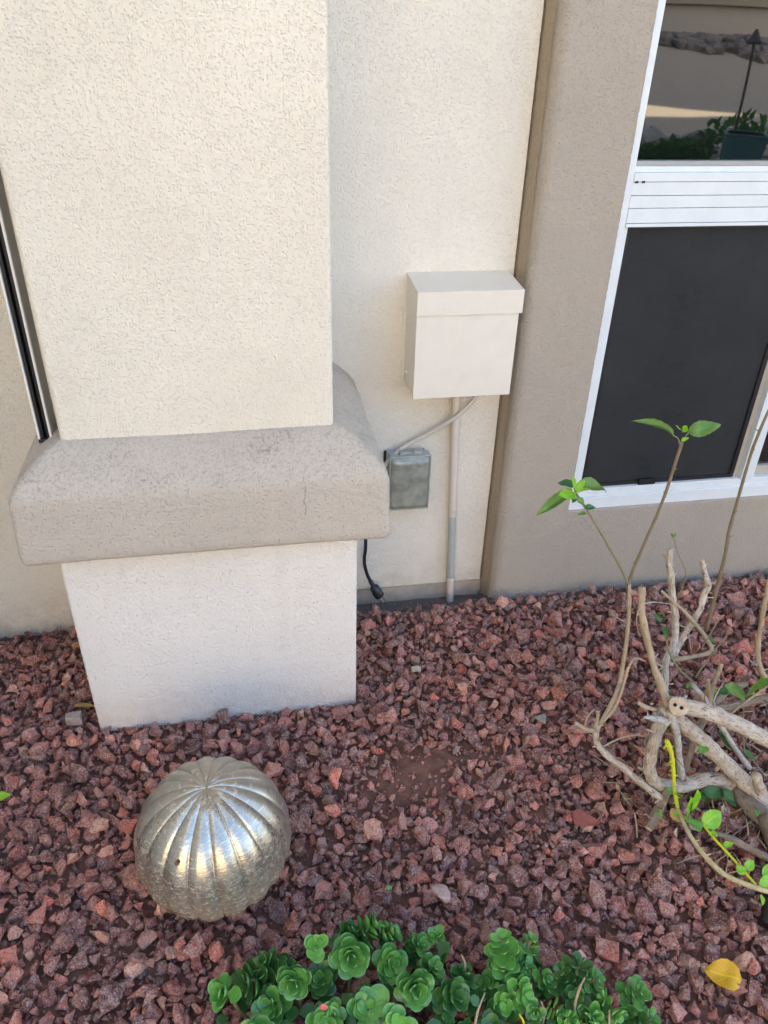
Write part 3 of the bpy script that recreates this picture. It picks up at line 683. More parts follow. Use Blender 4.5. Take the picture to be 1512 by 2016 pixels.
def soilness(x, y):
    a = np.exp(-(((x - 0.15) / 0.17) ** 2 + ((y + 0.215) / 0.085) ** 2)) * .95
    b = np.exp(-(((x - 0.02) / 0.10) ** 2 + ((y + 0.30) / 0.06) ** 2)) * .7
    e_ = sst(0.29, 0.37, y) * (x > 0.0) * (x < 0.5) * 1.1
    g_ = sst(0.30, 0.35, y) * (x >= 0.5) * .9
    return np.clip(a + b + e_ + g_, 0, 1)
# fine chips first
n = 20000; x = rng.uniform(GX0, GX1, n); y = rng.uniform(GY0, GY1, n); r = rng.uniform(.003, .0085, n)
r = np.where(soilness(x, y) > .4, r * .62, r)
ok = ~blocked(x, y, r); place(np.column_stack([x, y, r])[ok], SML, .35)
# then the stones, thrown without overlapping, large to small
acc = []; hgrid = {}; cs = 0.03
def try_throw(nt_, ra, rb, over):
    xs_ = rng.uniform(GX0, GX1, nt_); ys_ = rng.uniform(GY0, GY1, nt_); rs_ = rng.uniform(ra, rb, nt_); u = rng.random(nt_)
    bl_ = blocked(xs_, ys_, rs_); so_ = soilness(xs_, ys_)
    for x, y, r, b, s_, uu in zip(xs_, ys_, rs_, bl_, so_, u):
        if b or uu < s_ * 1.05: continue
        if x < -0.4 and y > -0.05 and r > .021: continue
        i, j = int(x / cs + 1000), int(y / cs + 1000); good = True
        for a in range(i - 2, i + 3):
            for b_ in range(j - 2, j + 3):
                for (X_, Y2, R_) in hgrid.get((a, b_), ()):
                    if (X_ - x) ** 2 + (Y2 - y) ** 2 < (over * (R_ + r)) ** 2: good = False; break
                if not good: break
            if not good: break
        if good: hgrid.setdefault((i, j), []).append((x, y, r)); acc.append((x, y, r))
try_throw(300, .022, .028, .78); try_throw(2200, .0165, .022, .74); try_throw(14000, .0120, .017, .72); try_throw(30000, .009, .0125, .70); try_throw(40000, .005, .009, .70)
acc = np.array(acc); idx = np.argsort(acc[:, 2] + rng.normal(size=len(acc)) * .003)
bigm = acc[idx]
for row in bigm: place([row], BIG if row[2] > .0095 else SML, .42)
# a few that lie on top
n = 1200; t_ = np.column_stack([rng.uniform(GX0, GX1, n), rng.uniform(GY0, GY1, n), rng.uniform(.010, .021, n)])
t_ = t_[~blocked(t_[:, 0], t_[:, 1], t_[:, 2]) & (soilness(t_[:, 0], t_[:, 1]) < .3) & ~((t_[:, 1] > -.045) & (t_[:, 0] > -.65) & (t_[:, 0] < .03))]
place(t_, BIG, .25)
go = mesh('gravel', np.concatenate(Vall), np.concatenate(Fall), M_gravel, None, False)
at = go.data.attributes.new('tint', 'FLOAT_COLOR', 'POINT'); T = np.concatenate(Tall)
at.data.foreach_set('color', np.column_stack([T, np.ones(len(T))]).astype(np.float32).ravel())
tag(go, 'crushed red-brown rock covering the bed', 'gravel', kind='stuff')
print('stones', len(Vall), 'tris', sum(len(f) for f in Fall))
def top_at(x, y, r=0.012):
    i0, i1 = int((x - r - GX0) / cell), int((x + r - GX0) / cell) + 1; j0, j1 = int((y - r - GY0) / cell), int((y + r - GY0) / cell) + 1
    s = H[max(i0, 0):i1 + 1, max(j0, 0):j1 + 1]; return float(np.percentile(s, 85)) if s.size else 0.0

# single stones of another colour
def stone(name, label, x, y, r, col, seed, group=None, flat=.75):
    V0, F0 = hull_rock(seed, 10, 1, .1); a = seed * 1.7; c_, s_ = math.cos(a), math.sin(a)
    V = V0 * (r, r * .8, r * flat) @ np.array([[c_, -s_, 0], [s_, c_, 0], [0, 0, 1]]).T
    z = top_at(x, y, r * .5) + r * flat * .45
    m = simple('stone_' + str(seed), col, 0.8, bumpscale=160, bd=0.002, var=0.35, vs=120)
    tag(mesh(name, V + (x, y, z), F0, m, None, False), label, 'stone', group)
stone('pale_pebble', 'small cream pebble on the gravel between pillar plinth and conduit', .167, .071, .013, (0.50, 0.42, 0.31), 301)
stone('grey_stone', 'light grey wedge-shaped stone on the gravel left of the pruned shrub', .428, -.140, .018, (0.30, 0.27, 0.24), 302, flat=.6)
stone('square_stone', 'flat squarish pink-red stone on the gravel between ball and shrub', .4214, -.4244, .027, (0.27, 0.085, 0.07), 303, flat=.55)
stone('pink_stone', 'pale pink angular stone just above the succulents', .078, -.555, .022, (0.46, 0.33, 0.29), 304)
stone('pointed_stone', 'pale pointed stone on the gravel left of the pillar plinth', -.665, .010, .019, (0.42, 0.33, 0.29), 305, flat=.9)

# ------------------------------------------------------------------ leaves
def leafVF(base, tip, width, fold=.2, droop=.15, nrm=None, serr=.04, cup=0.0, shape=1.0, nu_=9, nw=7, twist=0):
    base = np.array(base); tip = np.array(tip); ax = tip - base; L = np.linalg.norm(ax); ax /= L
    if nrm is None: nrm = np.array([0.0, -0.45, 0.9])
    nrm = nrm - ax * (nrm @ ax); nrm /= np.linalg.norm(nrm); sd_ = np.cross(ax, nrm)
    if twist: 
        sd_, nrm = sd_ * math.cos(twist) + nrm * math.sin(twist), nrm * math.cos(twist) - sd_ * math.sin(twist)
    V, UV = [], []
    for i in range(nu_):
        s = i / (nu_ - 1); wd_ = (math.sin(math.pi * min(1, s ** (0.72 * shape))) ** .75) * width / 2 if 0 < s < 1 else 0.0006
        wd_ = max(wd_, 0.0006)
        if i % 2: wd_ *= 1 + serr
        for j in range(nw):
            u = j / (nw - 1) * 2 - 1
            p = base + ax * L * s + sd_ * wd_ * u * math.cos(fold * abs(u)) + nrm * (wd_ * abs(u) * math.sin(fold) + cup * L * u * u * .3) - nrm * droop * L * (s * s - s * .5) + nrm * 0.05 * width * math.sin(s * 9 + u * 2)
            V.append(p); UV.append((.5 + u / 2, s))
    return np.array(V), grid_faces(nu_, nw), np.array(UV)

BRANCHES = [
 ('branch','bark',[(0.7726,-0.4064,0.0142,17),(0.6943,-0.412,0.0562,17),(0.6236,-0.42,0.0554,15),(0.5646,-0.425,0.086,14),(0.539,-0.425,0.1301,14),(0.5313,-0.425,0.1846,13),(0.5355,-0.42,0.2438,13),(0.5436,-0.415,0.2934,15)]),
 ('branch','bark',[(0.558,-0.425,0.3083,15),(0.5698,-0.435,0.3155,16),(0.6349,-0.455,0.2973,16),(0.7166,-0.48,0.2579,16),(0.8072,-0.5,0.2072,16)]),
 ('branch','bark',[(0.5566,-0.41,0.2763,12),(0.5994,-0.405,0.2312,16),(0.6799,-0.41,0.1484,17),(0.7801,-0.43,0.0422,18),(0.8325,-0.5257,0.016,20)]),
 ('branch','bark',[(0.7618,-0.46,0.1102,11),(0.8062,-0.455,0.0339,12),(0.8265,-0.4842,0.0112,12)]),
 ('branch','bark_dark',[(0.7683,-0.4043,0.0124,14),(0.7731,-0.454,0.016,20),(0.8014,-0.5455,0.0172,22)]),
 ('branch','bark_dark',[(0.7884,-0.5,0.032,20),(0.7842,-0.5444,0.0196,26),(0.7995,-0.6046,0.0208,28)]),
 ('branch','bark',[(0.5799,-0.44,0.0504,8),(0.5516,-0.44,0.0755,8),(0.5013,-0.42,0.1203,7),(0.4461,-0.4,0.1679,6.5),(0.427,-0.395,0.1954,6),(0.422,-0.39,0.2229,6),(0.4289,-0.385,0.2379,5)]),
 ('branch','bark_fine',[(0.4214,-0.39,0.2259,5),(0.4489,-0.37,0.2516,4.5),(0.4798,-0.34,0.2898,4.3),(0.4884,-0.32,0.352,4.2),(0.4872,-0.31,0.4224,4),(0.4826,-0.3,0.4778,4),(0.4738,-0.3,0.5155,3.8)]),
 ('twig','bark_fine',[(0.4265,-0.4,0.2616,3),(0.4549,-0.385,0.286,3.4),(0.4658,-0.375,0.3331,3.2),(0.4695,-0.37,0.3678,3)]),
 ('twig','bark_fine',[(0.4703,-0.37,0.3637,2.5),(0.4817,-0.36,0.3764,2.2),(0.4994,-0.35,0.37,2),(0.52,-0.345,0.3546,2)]),
 ('twig','stem_green',[(0.4743,-0.3,0.513,2.8),(0.4493,-0.3,0.556,2.4),(0.4251,-0.3,0.593,2.1),(0.3911,-0.3,0.644,1.9),(0.3589,-0.3,0.6916,2.2),(0.336,-0.3,0.7224,2.4),(0.3288,-0.3,0.7381,2)]),
 ('twig','stem_brown',[(0.4732,-0.3,0.5131,3.2),(0.4756,-0.3,0.5509,3),(0.4851,-0.3,0.6052,2.8),(0.4968,-0.3,0.6724,2.8),(0.5038,-0.3,0.7295,2.6),(0.5067,-0.3,0.7846,2.8),(0.5085,-0.3,0.804,2.8),(0.5089,-0.3,0.8212,2.2)]),
 ('branch','bark_fine',[(0.5502,-0.415,0.2923,9),(0.5409,-0.38,0.3269,8),(0.5303,-0.36,0.3564,7.4),(0.5216,-0.34,0.3921,7.2),(0.5091,-0.32,0.4408,7),(0.5032,-0.31,0.471,7),(0.5031,-0.3,0.5037,6.6)]),
 ('branch','bark',[(0.6087,-0.33,0.202,9),(0.634,-0.27,0.2055,9),(0.6454,-0.24,0.2428,8.5),(0.6669,-0.22,0.266,8.2),(0.6707,-0.2,0.3136,8),(0.6562,-0.19,0.3707,8.2),(0.6407,-0.18,0.4327,8),(0.6292,-0.18,0.4668,7.5),(0.6318,-0.17,0.4919,6.8)]),
 ('branch','bark',[(0.6641,-0.23,0.2158,7),(0.6941,-0.2,0.2371,7),(0.7203,-0.18,0.2641,7.5),(0.7444,-0.17,0.3159,7),(0.7507,-0.16,0.3503,7),(0.7538,-0.16,0.3753,8),(0.7372,-0.16,0.4103,5.5),(0.7206,-0.16,0.4458,4.5)]),
 ('branch','bark_fine',[(0.6174,-0.2,0.4048,2.8),(0.646,-0.2,0.377,3.2),(0.6808,-0.2,0.3451,3.8),(0.7255,-0.2,0.2967,4.4),(0.7621,-0.2,0.2507,4.8),(0.7767,-0.205,0.2275,5.2),(0.7647,-0.21,0.22,5),(0.7288,-0.215,0.2188,5),(0.6687,-0.23,0.2318,5.5)]),
 ('twig','stem_brown',[(0.7932,-0.15,0.2305,4.6),(0.7892,-0.15,0.3017,4.4),(0.7928,-0.14,0.3728,4.2),(0.788,-0.14,0.4424,4),(0.7877,-0.13,0.502,3.8),(0.7849,-0.13,0.5848,3.4),(0.7906,-0.12,0.6749,3.2),(0.7939,-0.12,0.7264,3),(0.8131,-0.11,0.8087,2.4)]),
 ('branch','bark_fine',[(0.9406,-0.27,0.1522,7),(0.8836,-0.27,0.1841,7),(0.8564,-0.27,0.2232,6),(0.8454,-0.26,0.2633,5.5),(0.8379,-0.25,0.335,5),(0.8275,-0.25,0.3985,5),(0.8281,-0.24,0.4572,4.5)]),
 ('twig','stem_green',[(0.6096,-0.26,0.3511,1.6),(0.6096,-0.27,0.3293,1.8),(0.6135,-0.29,0.3076,2),(0.6324,-0.3,0.2787,2.2),(0.6509,-0.31,0.2611,2.4),(0.6652,-0.33,0.2523,2.6)]),
 ('branch','bark_pale',[(0.6517,-0.33,0.2601,4.6),(0.6767,-0.345,0.2335,5.4),(0.7012,-0.35,0.1961,5.6),(0.7405,-0.36,0.1391,5.8),(0.7816,-0.37,0.0796,6),(0.8161,-0.385,0.035,6.4)]),
 ('branch','bark_fine',[(0.7053,-0.33,0.3065,4.6),(0.7004,-0.335,0.2808,4.8),(0.6944,-0.34,0.2549,5),(0.6965,-0.345,0.2112,6)]),
 ('branch','bark_fine',[(0.678,-0.34,0.2775,3.8),(0.687,-0.345,0.2421,4.6),(0.6975,-0.35,0.2012,5)]),
 ('branch','bark_dark',[(0.8294,-0.28,0.1864,6.5),(0.7793,-0.29,0.1775,8),(0.7388,-0.31,0.1639,9),(0.697,-0.34,0.1449,9),(0.6564,-0.385,0.0922,7),(0.654,-0.39,0.0583,7)]),
 ('branch','bark_dark',[(0.7329,-0.32,0.1644,8),(0.7863,-0.32,0.1667,9.5),(0.8441,-0.32,0.1763,9.5),(0.9249,-0.32,0.1916,9)]),
 ('twig','stem_green',[(0.7963,-0.22,0.3019,1.0),(0.7778,-0.23,0.2779,1.2),(0.7461,-0.25,0.2633,1.3),(0.7154,-0.27,0.2461,1.4),(0.6803,-0.3,0.2442,1.5)]),
 ('twig','stem_green',[(0.6155,-0.19,0.5398,0.9),(0.6382,-0.19,0.4923,1),(0.6673,-0.19,0.4439,1.1),(0.6662,-0.195,0.4144,1.1),(0.6628,-0.2,0.3847,1.2)]),
 ('twig','stem_green',[(0.7596,-0.22,0.3337,1.0),(0.7411,-0.23,0.3016,1.1),(0.7225,-0.24,0.2692,1.2)]),
 ('branch','bark_dark',[(0.5886,-0.435,0.0779,9),(0.5765,-0.445,0.0446,11),(0.5624,-0.455,0.0195,12),(0.5381,-0.4767,0.0094,9)]),
 ('branch','bark_pale',[(0.5421,-0.43,0.3024,9),(0.57,-0.435,0.233,7),(0.5939,-0.43,0.1641,6.5),(0.6201,-0.425,0.0912,8)]),
 ('branch','bark_dark',[(0.6479,-0.53,0.0461,4),(0.6813,-0.54,0.0332,8),(0.7312,-0.5613,0.0094,9),(0.7791,-0.6074,0.01,10)]),
 ('twig','bark_fine',[(0.4393,-0.4,0.1871,2),(0.4665,-0.4,0.203,1.8),(0.4977,-0.4,0.2094,1.7),(0.5286,-0.405,0.2067,1.6)]),
 ('twig','bark_fine',[(0.5185,-0.42,0.2998,3),(0.4857,-0.43,0.3222,4.5),(0.467,-0.435,0.341,3.5)]),
 ('twig','bark_pale',[(0.538,-0.43,0.2754,9),(0.5068,-0.44,0.2981,6),(0.4786,-0.445,0.3122,2.5)]),
 ('twig','bark_fine',[(0.4267,-0.39,0.2264,5),(0.3983,-0.395,0.2367,4.5),(0.3694,-0.4,0.2654,4)]),
 ('twig','bark_fine',[(0.4176,-0.39,0.2294,4),(0.4218,-0.385,0.2534,3.6),(0.4221,-0.38,0.2692,3.6)]),
 ('twig','bark_fine',[(0.3926,-0.395,0.2391,1.6),(0.3962,-0.39,0.2671,1.4),(0.4103,-0.385,0.2819,1.2)]),
 ('twig','stem_yellow',[(0.521,-0.47,0.2693,4.6),(0.5323,-0.47,0.2477,5),(0.5471,-0.47,0.2121,4.2),(0.5563,-0.475,0.1722,3.8),(0.5661,-0.48,0.1296,3.6),(0.5689,-0.5008,0.1,3.8)]),
 ('twig','stem_pale',[(0.5689,-0.5008,0.1,3.8),(0.564,-0.5383,0.1,4),(0.5636,-0.574,0.1,4.4),(0.5703,-0.6104,0.1,4.6),(0.5866,-0.646,0.1,4.6),(0.6218,-0.6745,0.1,4.8),(0.6668,-0.6984,0.1,5)]),
 ('twig','stem_yellow',[(0.6001,-0.5406,0.1,2.2),(0.6053,-0.5729,0.1,2.3),(0.6155,-0.6092,0.1,2.4),(0.6238,-0.6417,0.1,2.5),(0.6308,-0.673,0.1,2.6)]),
 ('twig','bark_fine',[(0.8065,-0.47,0.01,1.6),(0.7578,-0.4936,0.0049,1.5),(0.7063,-0.5156,0.0047,1.2)]),
 ('twig','bark_fine',[(0.8134,-0.36,0.267,1.5),(0.7594,-0.37,0.2344,2),(0.725,-0.38,0.2133,2.2)]),
 ('twig','stem_green',[(0.7577,-0.37,0.2169,1.2),(0.7646,-0.38,0.1692,1.3),(0.7767,-0.4,0.0991,1.4)]),
 ('twig','bark_fine',[(0.508,-0.46,0.0459,1.8),(0.5138,-0.47,0.0171,1.7),(0.508,-0.4901,0.0048,1.4)]),
 ('twig','bark_fine',[(0.7007,-0.46,0.0304,1),(0.729,-0.47,0.0128,1),(0.7793,-0.46,0.0226,0.9)]),
]
LEAVES = [
 ((0.4901,-0.3,0.8262),(0.4239,-0.28,0.8563),0.024,'leaf_mid',0.9,0.35),
 ((0.5159,-0.3,0.8303),(0.5654,-0.31,0.8491),0.027,'leaf_mid',0.15,0.2),
 ((0.4975,-0.31,0.8383),(0.4762,-0.32,0.8555),0.011,'leaf_bright',0.3,0),
 ((0.4993,-0.31,0.8381),(0.4963,-0.32,0.8543),0.011,'leaf_bright',0.3,0),
 ((0.5008,-0.31,0.8211),(0.5125,-0.31,0.826),0.008,'leaf_bright',0.3,0),
 ((0.3325,-0.29,0.734),(0.3106,-0.27,0.7343),0.022,'leaf_dark',0.3,0.2),
 ((0.3382,-0.29,0.7336),(0.4195,-0.26,0.7098),0.03,'leaf_mid',0.4,0.35),
 ((0.3209,-0.31,0.7396),(0.254,-0.33,0.7091),0.025,'leaf_mid',0.7,0.2),
 ((0.3179,-0.33,0.7427),(0.2803,-0.35,0.7576),0.024,'leaf_bright',0.15,0.1),
 ((0.3166,-0.33,0.7448),(0.3228,-0.36,0.7716),0.022,'leaf_bright',0.15,0.1),
 ((0.3182,-0.32,0.7486),(0.3116,-0.32,0.7726),0.014,'leaf_bright',0.3,0),
 ((0.3255,-0.31,0.7392),(0.3407,-0.31,0.7569),0.014,'leaf_bright',0.3,0),
 ((0.3276,-0.32,0.7299),(0.3368,-0.33,0.7212),0.012,'leaf_mid',0.3,0),
 ((0.3227,-0.32,0.7324),(0.315,-0.33,0.727),0.01,'leaf_dark',0.3,0),
 ((0.3484,-0.31,0.7018),(0.3706,-0.31,0.702),0.012,'leaf_dark',0.4,0.3),
 ((0.3539,-0.31,0.6909),(0.3392,-0.31,0.6901),0.009,'leaf_mid',0.4,0.3),
 ((0.6003,-0.25,0.3644),(0.5786,-0.25,0.39),0.012,'leaf_dark',0.3,0.2),
 ((0.6084,-0.27,0.3295),(0.592,-0.27,0.3755),0.016,'leaf_dark',0.4,0.2),
 ((0.6051,-0.25,0.3774),(0.5909,-0.25,0.3953),0.008,'leaf_dark',0.3,0),
 ((0.733,-0.24,0.2925),(0.7571,-0.24,0.2748),0.013,'leaf_dark',0.2,0.2),
 ((0.6167,-0.19,0.5347),(0.6087,-0.19,0.5453),0.007,'leaf_mid',0.2,0),
 ((0.6167,-0.19,0.5347),(0.6211,-0.19,0.5442),0.006,'leaf_mid',0.2,0),
 ((0.7437,-0.38,0.2586),(0.671,-0.4,0.3218),0.03,'leaf_mid',0.15,0.1),
 ((0.7428,-0.38,0.2616),(0.7413,-0.4,0.321),0.024,'leaf_mid',0.25,0.1),
 ((0.7607,-0.38,0.2845),(0.7696,-0.4,0.3223),0.022,'leaf_mid',0.25,0.1),
 ((0.7313,-0.36,0.1297),(0.7836,-0.36,0.0726),0.028,'leaf_dark',0.2,0.1),
 ((0.7708,-0.36,0.0959),(0.7378,-0.36,0.1489),0.022,'leaf_dark',0.2,0.1),
 ((0.7677,-0.4,0.1134),(0.8138,-0.4,0.0795),0.02,'leaf_dark',0.2,0.1),
 ((0.5788,-0.5188,0.1),(0.5657,-0.53,0.1693),0.036,'leaf_bright',0.12,0.1),
 ((0.5946,-0.5096,0.1),(0.5841,-0.52,0.1766),0.026,'leaf_bright',0.2,0.1),
 ((0.5844,-0.5243,0.1),(0.5834,-0.5582,0.106),0.032,'leaf_mid2',0.12,0.1),
 ((0.6009,-0.543,0.1),(0.6434,-0.53,0.1138),0.036,'leaf_bright',0.2,0.15),
 ((0.5656,-0.485,0.1253),(0.5664,-0.505,0.1445),0.009,'leaf_bright',0.2,0.1),
 ((0.5656,-0.5132,0.1),(0.5496,-0.5163,0.106),0.009,'leaf_bright',0.2,0.1),
 ((0.6035,-0.5593,0.1),(0.6131,-0.5729,0.106),0.012,'leaf_bright',0.2,0.1),
 ((0.6155,-0.5898,0.1),(0.6332,-0.5925,0.106),0.011,'leaf_bright',0.2,0.1),
 ((0.6294,-0.6426,0.1),(0.6519,-0.6316,0.106),0.017,'leaf_bright',0.2,0.1),
 ((0.6218,-0.6516,0.1),(0.6145,-0.6339,0.106),0.016,'leaf_bright',0.2,0.1),
 ((0.5714,-0.5957,0.1),(0.5609,-0.595,0.106),0.007,'leaf_bright',0.2,0.1),
 ((0.6343,-0.6834,0.1),(0.6772,-0.6644,0.106),0.026,'leaf_bright',0.2,0.1),
 ((0.6532,-0.6697,0.1),(0.6755,-0.6416,0.106),0.022,'leaf_bright',0.2,0.1),
 ((0.6305,-0.6925,0.1),(0.6175,-0.7131,0.106),0.009,'leaf_bright',0.2,0.1),
 ((0.6716,-0.44,0.0516),(0.7247,-0.44,0.041),0.026,'leaf_dark',0.2,0.1),
 ((0.7148,-0.44,0.0512),(0.7424,-0.4632,0.021),0.026,'leaf_dark',0.2,0.1),
 ((0.6872,-0.44,0.0237),(0.6606,-0.44,0.0538),0.02,'leaf_dark',0.2,0.1),
]

sh = thing('pruned_shrub', (0.74, -0.40, 0.0), 'hard-pruned woody shrub with bare tan branches and fresh green shoots', 'shrub')
for k, (nm, m, pts) in enumerate(BRANCHES):
    Pn = [p[:3] for p in pts]; Rn = [p[3] / 1000 * (.92 if p[3] > 7 else 1) for p in pts]; big = Rn[0] > .006
    Q = crom(np.column_stack([Pn, Rn]), 10 if big else 6)
    V, F, UV, nc = tubeVF(Q[:, :3], np.maximum(Q[:, 3], 1e-4), 18 if big else 9, .28 if big else .22, k)
    fm = [0] * nc + [1, 1]; V = list(V)
    if m in ('stem_brown', 'stem_green', 'bark_fine', 'stem_yellow', 'stem_pale') and pts[0][3] < 8:   # buds and thorns grow out of the shoot
        for i in range(2, len(Q) - 2, 2 if m == 'stem_yellow' else 5):
            p = Q[i, :3]; r = Q[i, 3]; d = rng.normal(size=3); t2 = Q[i + 1, :3] - p; t2 /= np.linalg.norm(t2) + 1e-9
            d -= t2 * (d @ t2); d /= np.linalg.norm(d); ln = r * rng.uniform(1.5, 3.2)
            v, f, uv2, _ = tubeVF([p, p + d * r * .9 + t2 * r * .3, p + d * ln + t2 * r], [r * .7, r * .5, r * .12], 5)
            n0 = len(V); V += list(v); F += [[a + n0 for a in q] for q in f]; UV += uv2; fm += [0] * len(f)
    if m.startswith('bark') and big:     # short broken stubs
        for i in range(3, len(Q) - 3, 7):
            p = Q[i, :3]; r = Q[i, 3]; d = rng.normal(size=3); t2 = Q[i + 1, :3] - p; t2 /= np.linalg.norm(t2) + 1e-9
            d -= t2 * (d @ t2); d /= np.linalg.norm(d); q_ = rng.uniform(.16, .34); ln = r + rng.uniform(.003, .014)
            v, f, uv2, n2_ = tubeVF([p, p + d * r, p + d * ln + t2 * .004], [r * q_ * 1.5, r * q_, r * q_ * .8], 7, .2, i)
            n0 = len(V); V += list(v); F += [[a + n0 for a in q] for q in f]; UV += uv2; fm += [0] * n2_ + [1, 1]
    mesh(nm, V, F, MB[m], sh, True, UV, [M_cut if m.startswith('bark') else MB[m]], fm)
for k in range(26):     # fine dead twigs sprouting from the wood
    src_ = BRANCHES[(0, 1, 2, 6, 7, 12, 13, 14, 17, 22, 23, 27, 28)[k % 13]][2]; i = rng.integers(1, len(src_) - 1); p = np.array(src_[i][:3])
    d = rng.normal(size=3) * (1, 1, .6) + (-.1, -.1, .55); d /= np.linalg.norm(d); L = rng.uniform(.025, .085)
    a1 = p + d * L * .5 + rng.normal(size=3) * .006; a2 = p + d * L + rng.normal(size=3) * .010
    tube('twig', [p, a1, a2], [.0017, .0012, .0006], MB[('bark_fine', 'stem_brown', 'bark_pale')[k % 3]], sh, k=6, n=3, lump=.2, seed=k)
for k in range(22):     # small fresh leaves low in the shrub
    src_ = BRANCHES[(2, 4, 5, 22, 23, 27, 0)[k % 7]][2]; i = rng.integers(0, len(src_)); p = np.array(src_[i][:3]) + rng.normal(size=3) * .018; p[2] = abs(p[2]) + .012
    d = rng.normal(size=3) * (1, 1, .4); d /= np.linalg.norm(d); L = rng.uniform(.014, .030)
    V, F, UV = leafVF(p, p + d * L, L * .75, .25, .2, nrm=np.array((0, -.4, 1.)) + rng.normal(size=3) * .4, serr=.06, nu_=11); mesh('leaf', V, F, ML[('leaf_mid2', 'leaf_dark', 'leaf_mid')[k % 3]], sh, True, UV)
# oval saw cut with two borer holes on the thick upper branch
b0 = np.array(BRANCHES[1][2][0][:3]); b1 = np.array(BRANCHES[1][2][1][:3]); dr = b0 - b1; dr = dr / np.linalg.norm(dr)
view = np.array([-0.42, -0.62, 0.66]); nn = dr * .15 + view * .85; nn /= np.linalg.norm(nn)
cp = b0 + nn * .0200 - dr * .004
kn = tube('cut_face', [cp - nn * .016, cp - nn * .006, cp, cp + nn * .0012], [.0175, .0190, .0175, .0150], MB['bark'], sh, k=20, n=3, lump=.12, capm=M_cut)
s1 = np.cross(nn, [0, 0, 1]); s1 /= np.linalg.norm(s1)
for q in (-1, 1): tube('borer_hole', [cp + s1 * q * .0062 - nn * .002, cp + s1 * q * .0062 + nn * .0019], [.0036, .0036], M_hole, kn, k=10, n=2)
for k, (a, b, wd_, m, fo, drp) in enumerate(LEAVES):
    V, F, UV = leafVF(a, b, wd_, fo, drp, twist=random.uniform(-.3, .3), serr=.07, nu_=13)
    mesh('leaf', V, F, ML[m], sh, True, UV)
    ax = np.array(b) - np.array(a)
    if k in (0, 1): 
        st0 = np.array(LEAVES[0][0] if k == 0 else LEAVES[1][0]); tube('leaf_stalk', [tuple(st0), tuple(st0 * .5 + np.array(BRANCHES[11][2][-1][:3]) * .5 + np.array((0, 0, -.003))), tuple(BRANCHES[11][2][-2][:3])], [.0012, .0013, .0015], MB['stem_green'], sh, k=7, n=3)

def fallen(name, label, x, y, L, W, ang, m, z=None, curl=.5, group=None):
    zz_ = (top_at(x, y) if z is None else z) + .006; d = np.array((math.cos(ang), math.sin(ang), rng.uniform(-.05, .15))) * L / 2; c_ = np.array((x, y, zz_))
    V, F, UV = leafVF(c_ - d, c_ + d, W, curl, .25, nrm=np.array((0.05, -.2, 1.)), serr=.05, nu_=13)
    tag(mesh(name, V, F, ML[m], None, True, UV), label, 'leaf', group)
fallen('fallen_leaf', 'bright yellow fallen leaf on the gravel at lower right', .534, -.770, .060, .052, R(150), 'yellow', curl=.25)
fallen('fallen_leaf', 'dry tan curled leaf at the lower left corner of the plinth', -.648, .062, .062, .017, R(-8), 'dry', curl=.9)
fallen('fallen_leaf', 'dry orange-brown leaf on shaded gravel behind the plinth, near the left wall', -.685, .262, .05, .022, R(-20), 'brown', curl=.6)
fallen('fallen_leaf', 'orange-brown dead leaf under the yellow shoot of the shrub', .602, -.470, .034, .034, R(30), 'dry', curl=.3)
fallen('fallen_leaf', 'brown dead leaf on the gravel under the thick shrub branches', .735, -.46, .055, .04, R(-10), 'brown', curl=.4)
fallen('fallen_leaf', 'brown curled leaf under the shrub at the right edge', .80, -.40, .05, .036, R(60), 'brown', curl=.4)
fallen('fallen_leaf', 'tiny green leaf lying on gravel between ball and succulents', -.011, -.515, .012, .009, R(10), 'suc_lt', curl=.2)
fallen('fallen_leaf', 'dead orange leaf in the shadow behind the shrub trunk', .735, -.375, .045, .032, R(20), 'dry', curl=.4)

# dead twigs and leaf scraps under the shrub: nobody could count them
Vs, Fs, k = [], [], 0
for i in range(260):
    x = rng.normal(.80, .16); y = rng.normal(-.38, .12)
    if x < .5 or y > .30: continue
    z = top_at(x, y, .006) + .003; an = rng.uniform(0, 6.28); d = np.array((math.cos(an), math.sin(an), rng.uniform(-.1, .25)))
    if i % 5 < 3: L = rng.uniform(.015, .07); v, f, _, _ = tubeVF([(x, y, z), np.array((x, y, z)) + d * L * .5 + (0, 0, .002), np.array((x, y, z)) + d * L], [.0012, .001, .0006], 5); v = np.array(v); f = [list(q) for q in f]
    else: L = rng.uniform(.008, .022); v, f, _ = leafVF(np.array((x, y, z)), np.array((x, y, z)) + d * L, L * .6, .7, .4, nrm=rng.normal(size=3), nu_=5, nw=5); f = [list(q) for q in f]
    Vs.append(v); Fs += [[a + k for a in q] for q in f]; k += len(v)
tag(mesh('leaf_litter', np.concatenate(Vs), Fs, MB['bark_fine']), 'dry twig bits and leaf scraps strewn under the shrub', 'litter', kind='stuff')

# green leaf that pokes in at the left edge
lp = thing('leafy_seedling', (-.80, -.215, -.01), 'small green leafy seedling at the left edge of the bed', 'plant')
tube('stem', [(-.80, -.215, -.02), (-.80, -.213, .01), (-.796, -.211, .03)], [.0015, .0013, .001], MB['stem_green'], lp, k=7)
for a, b in (((-.790, -.212, .03), (-.752, -.209, .036)), ((-.797, -.212, .03), (-.83, -.20, .04)), ((-.797, -.211, .03), (-.80, -.17, .038))):
    V, F, UV = leafVF(a, b, .024, .2, .1, nrm=np.array((.0, -.2, 1.))); mesh('leaf', V, F, ML['leaf_bright'], lp, True, UV)

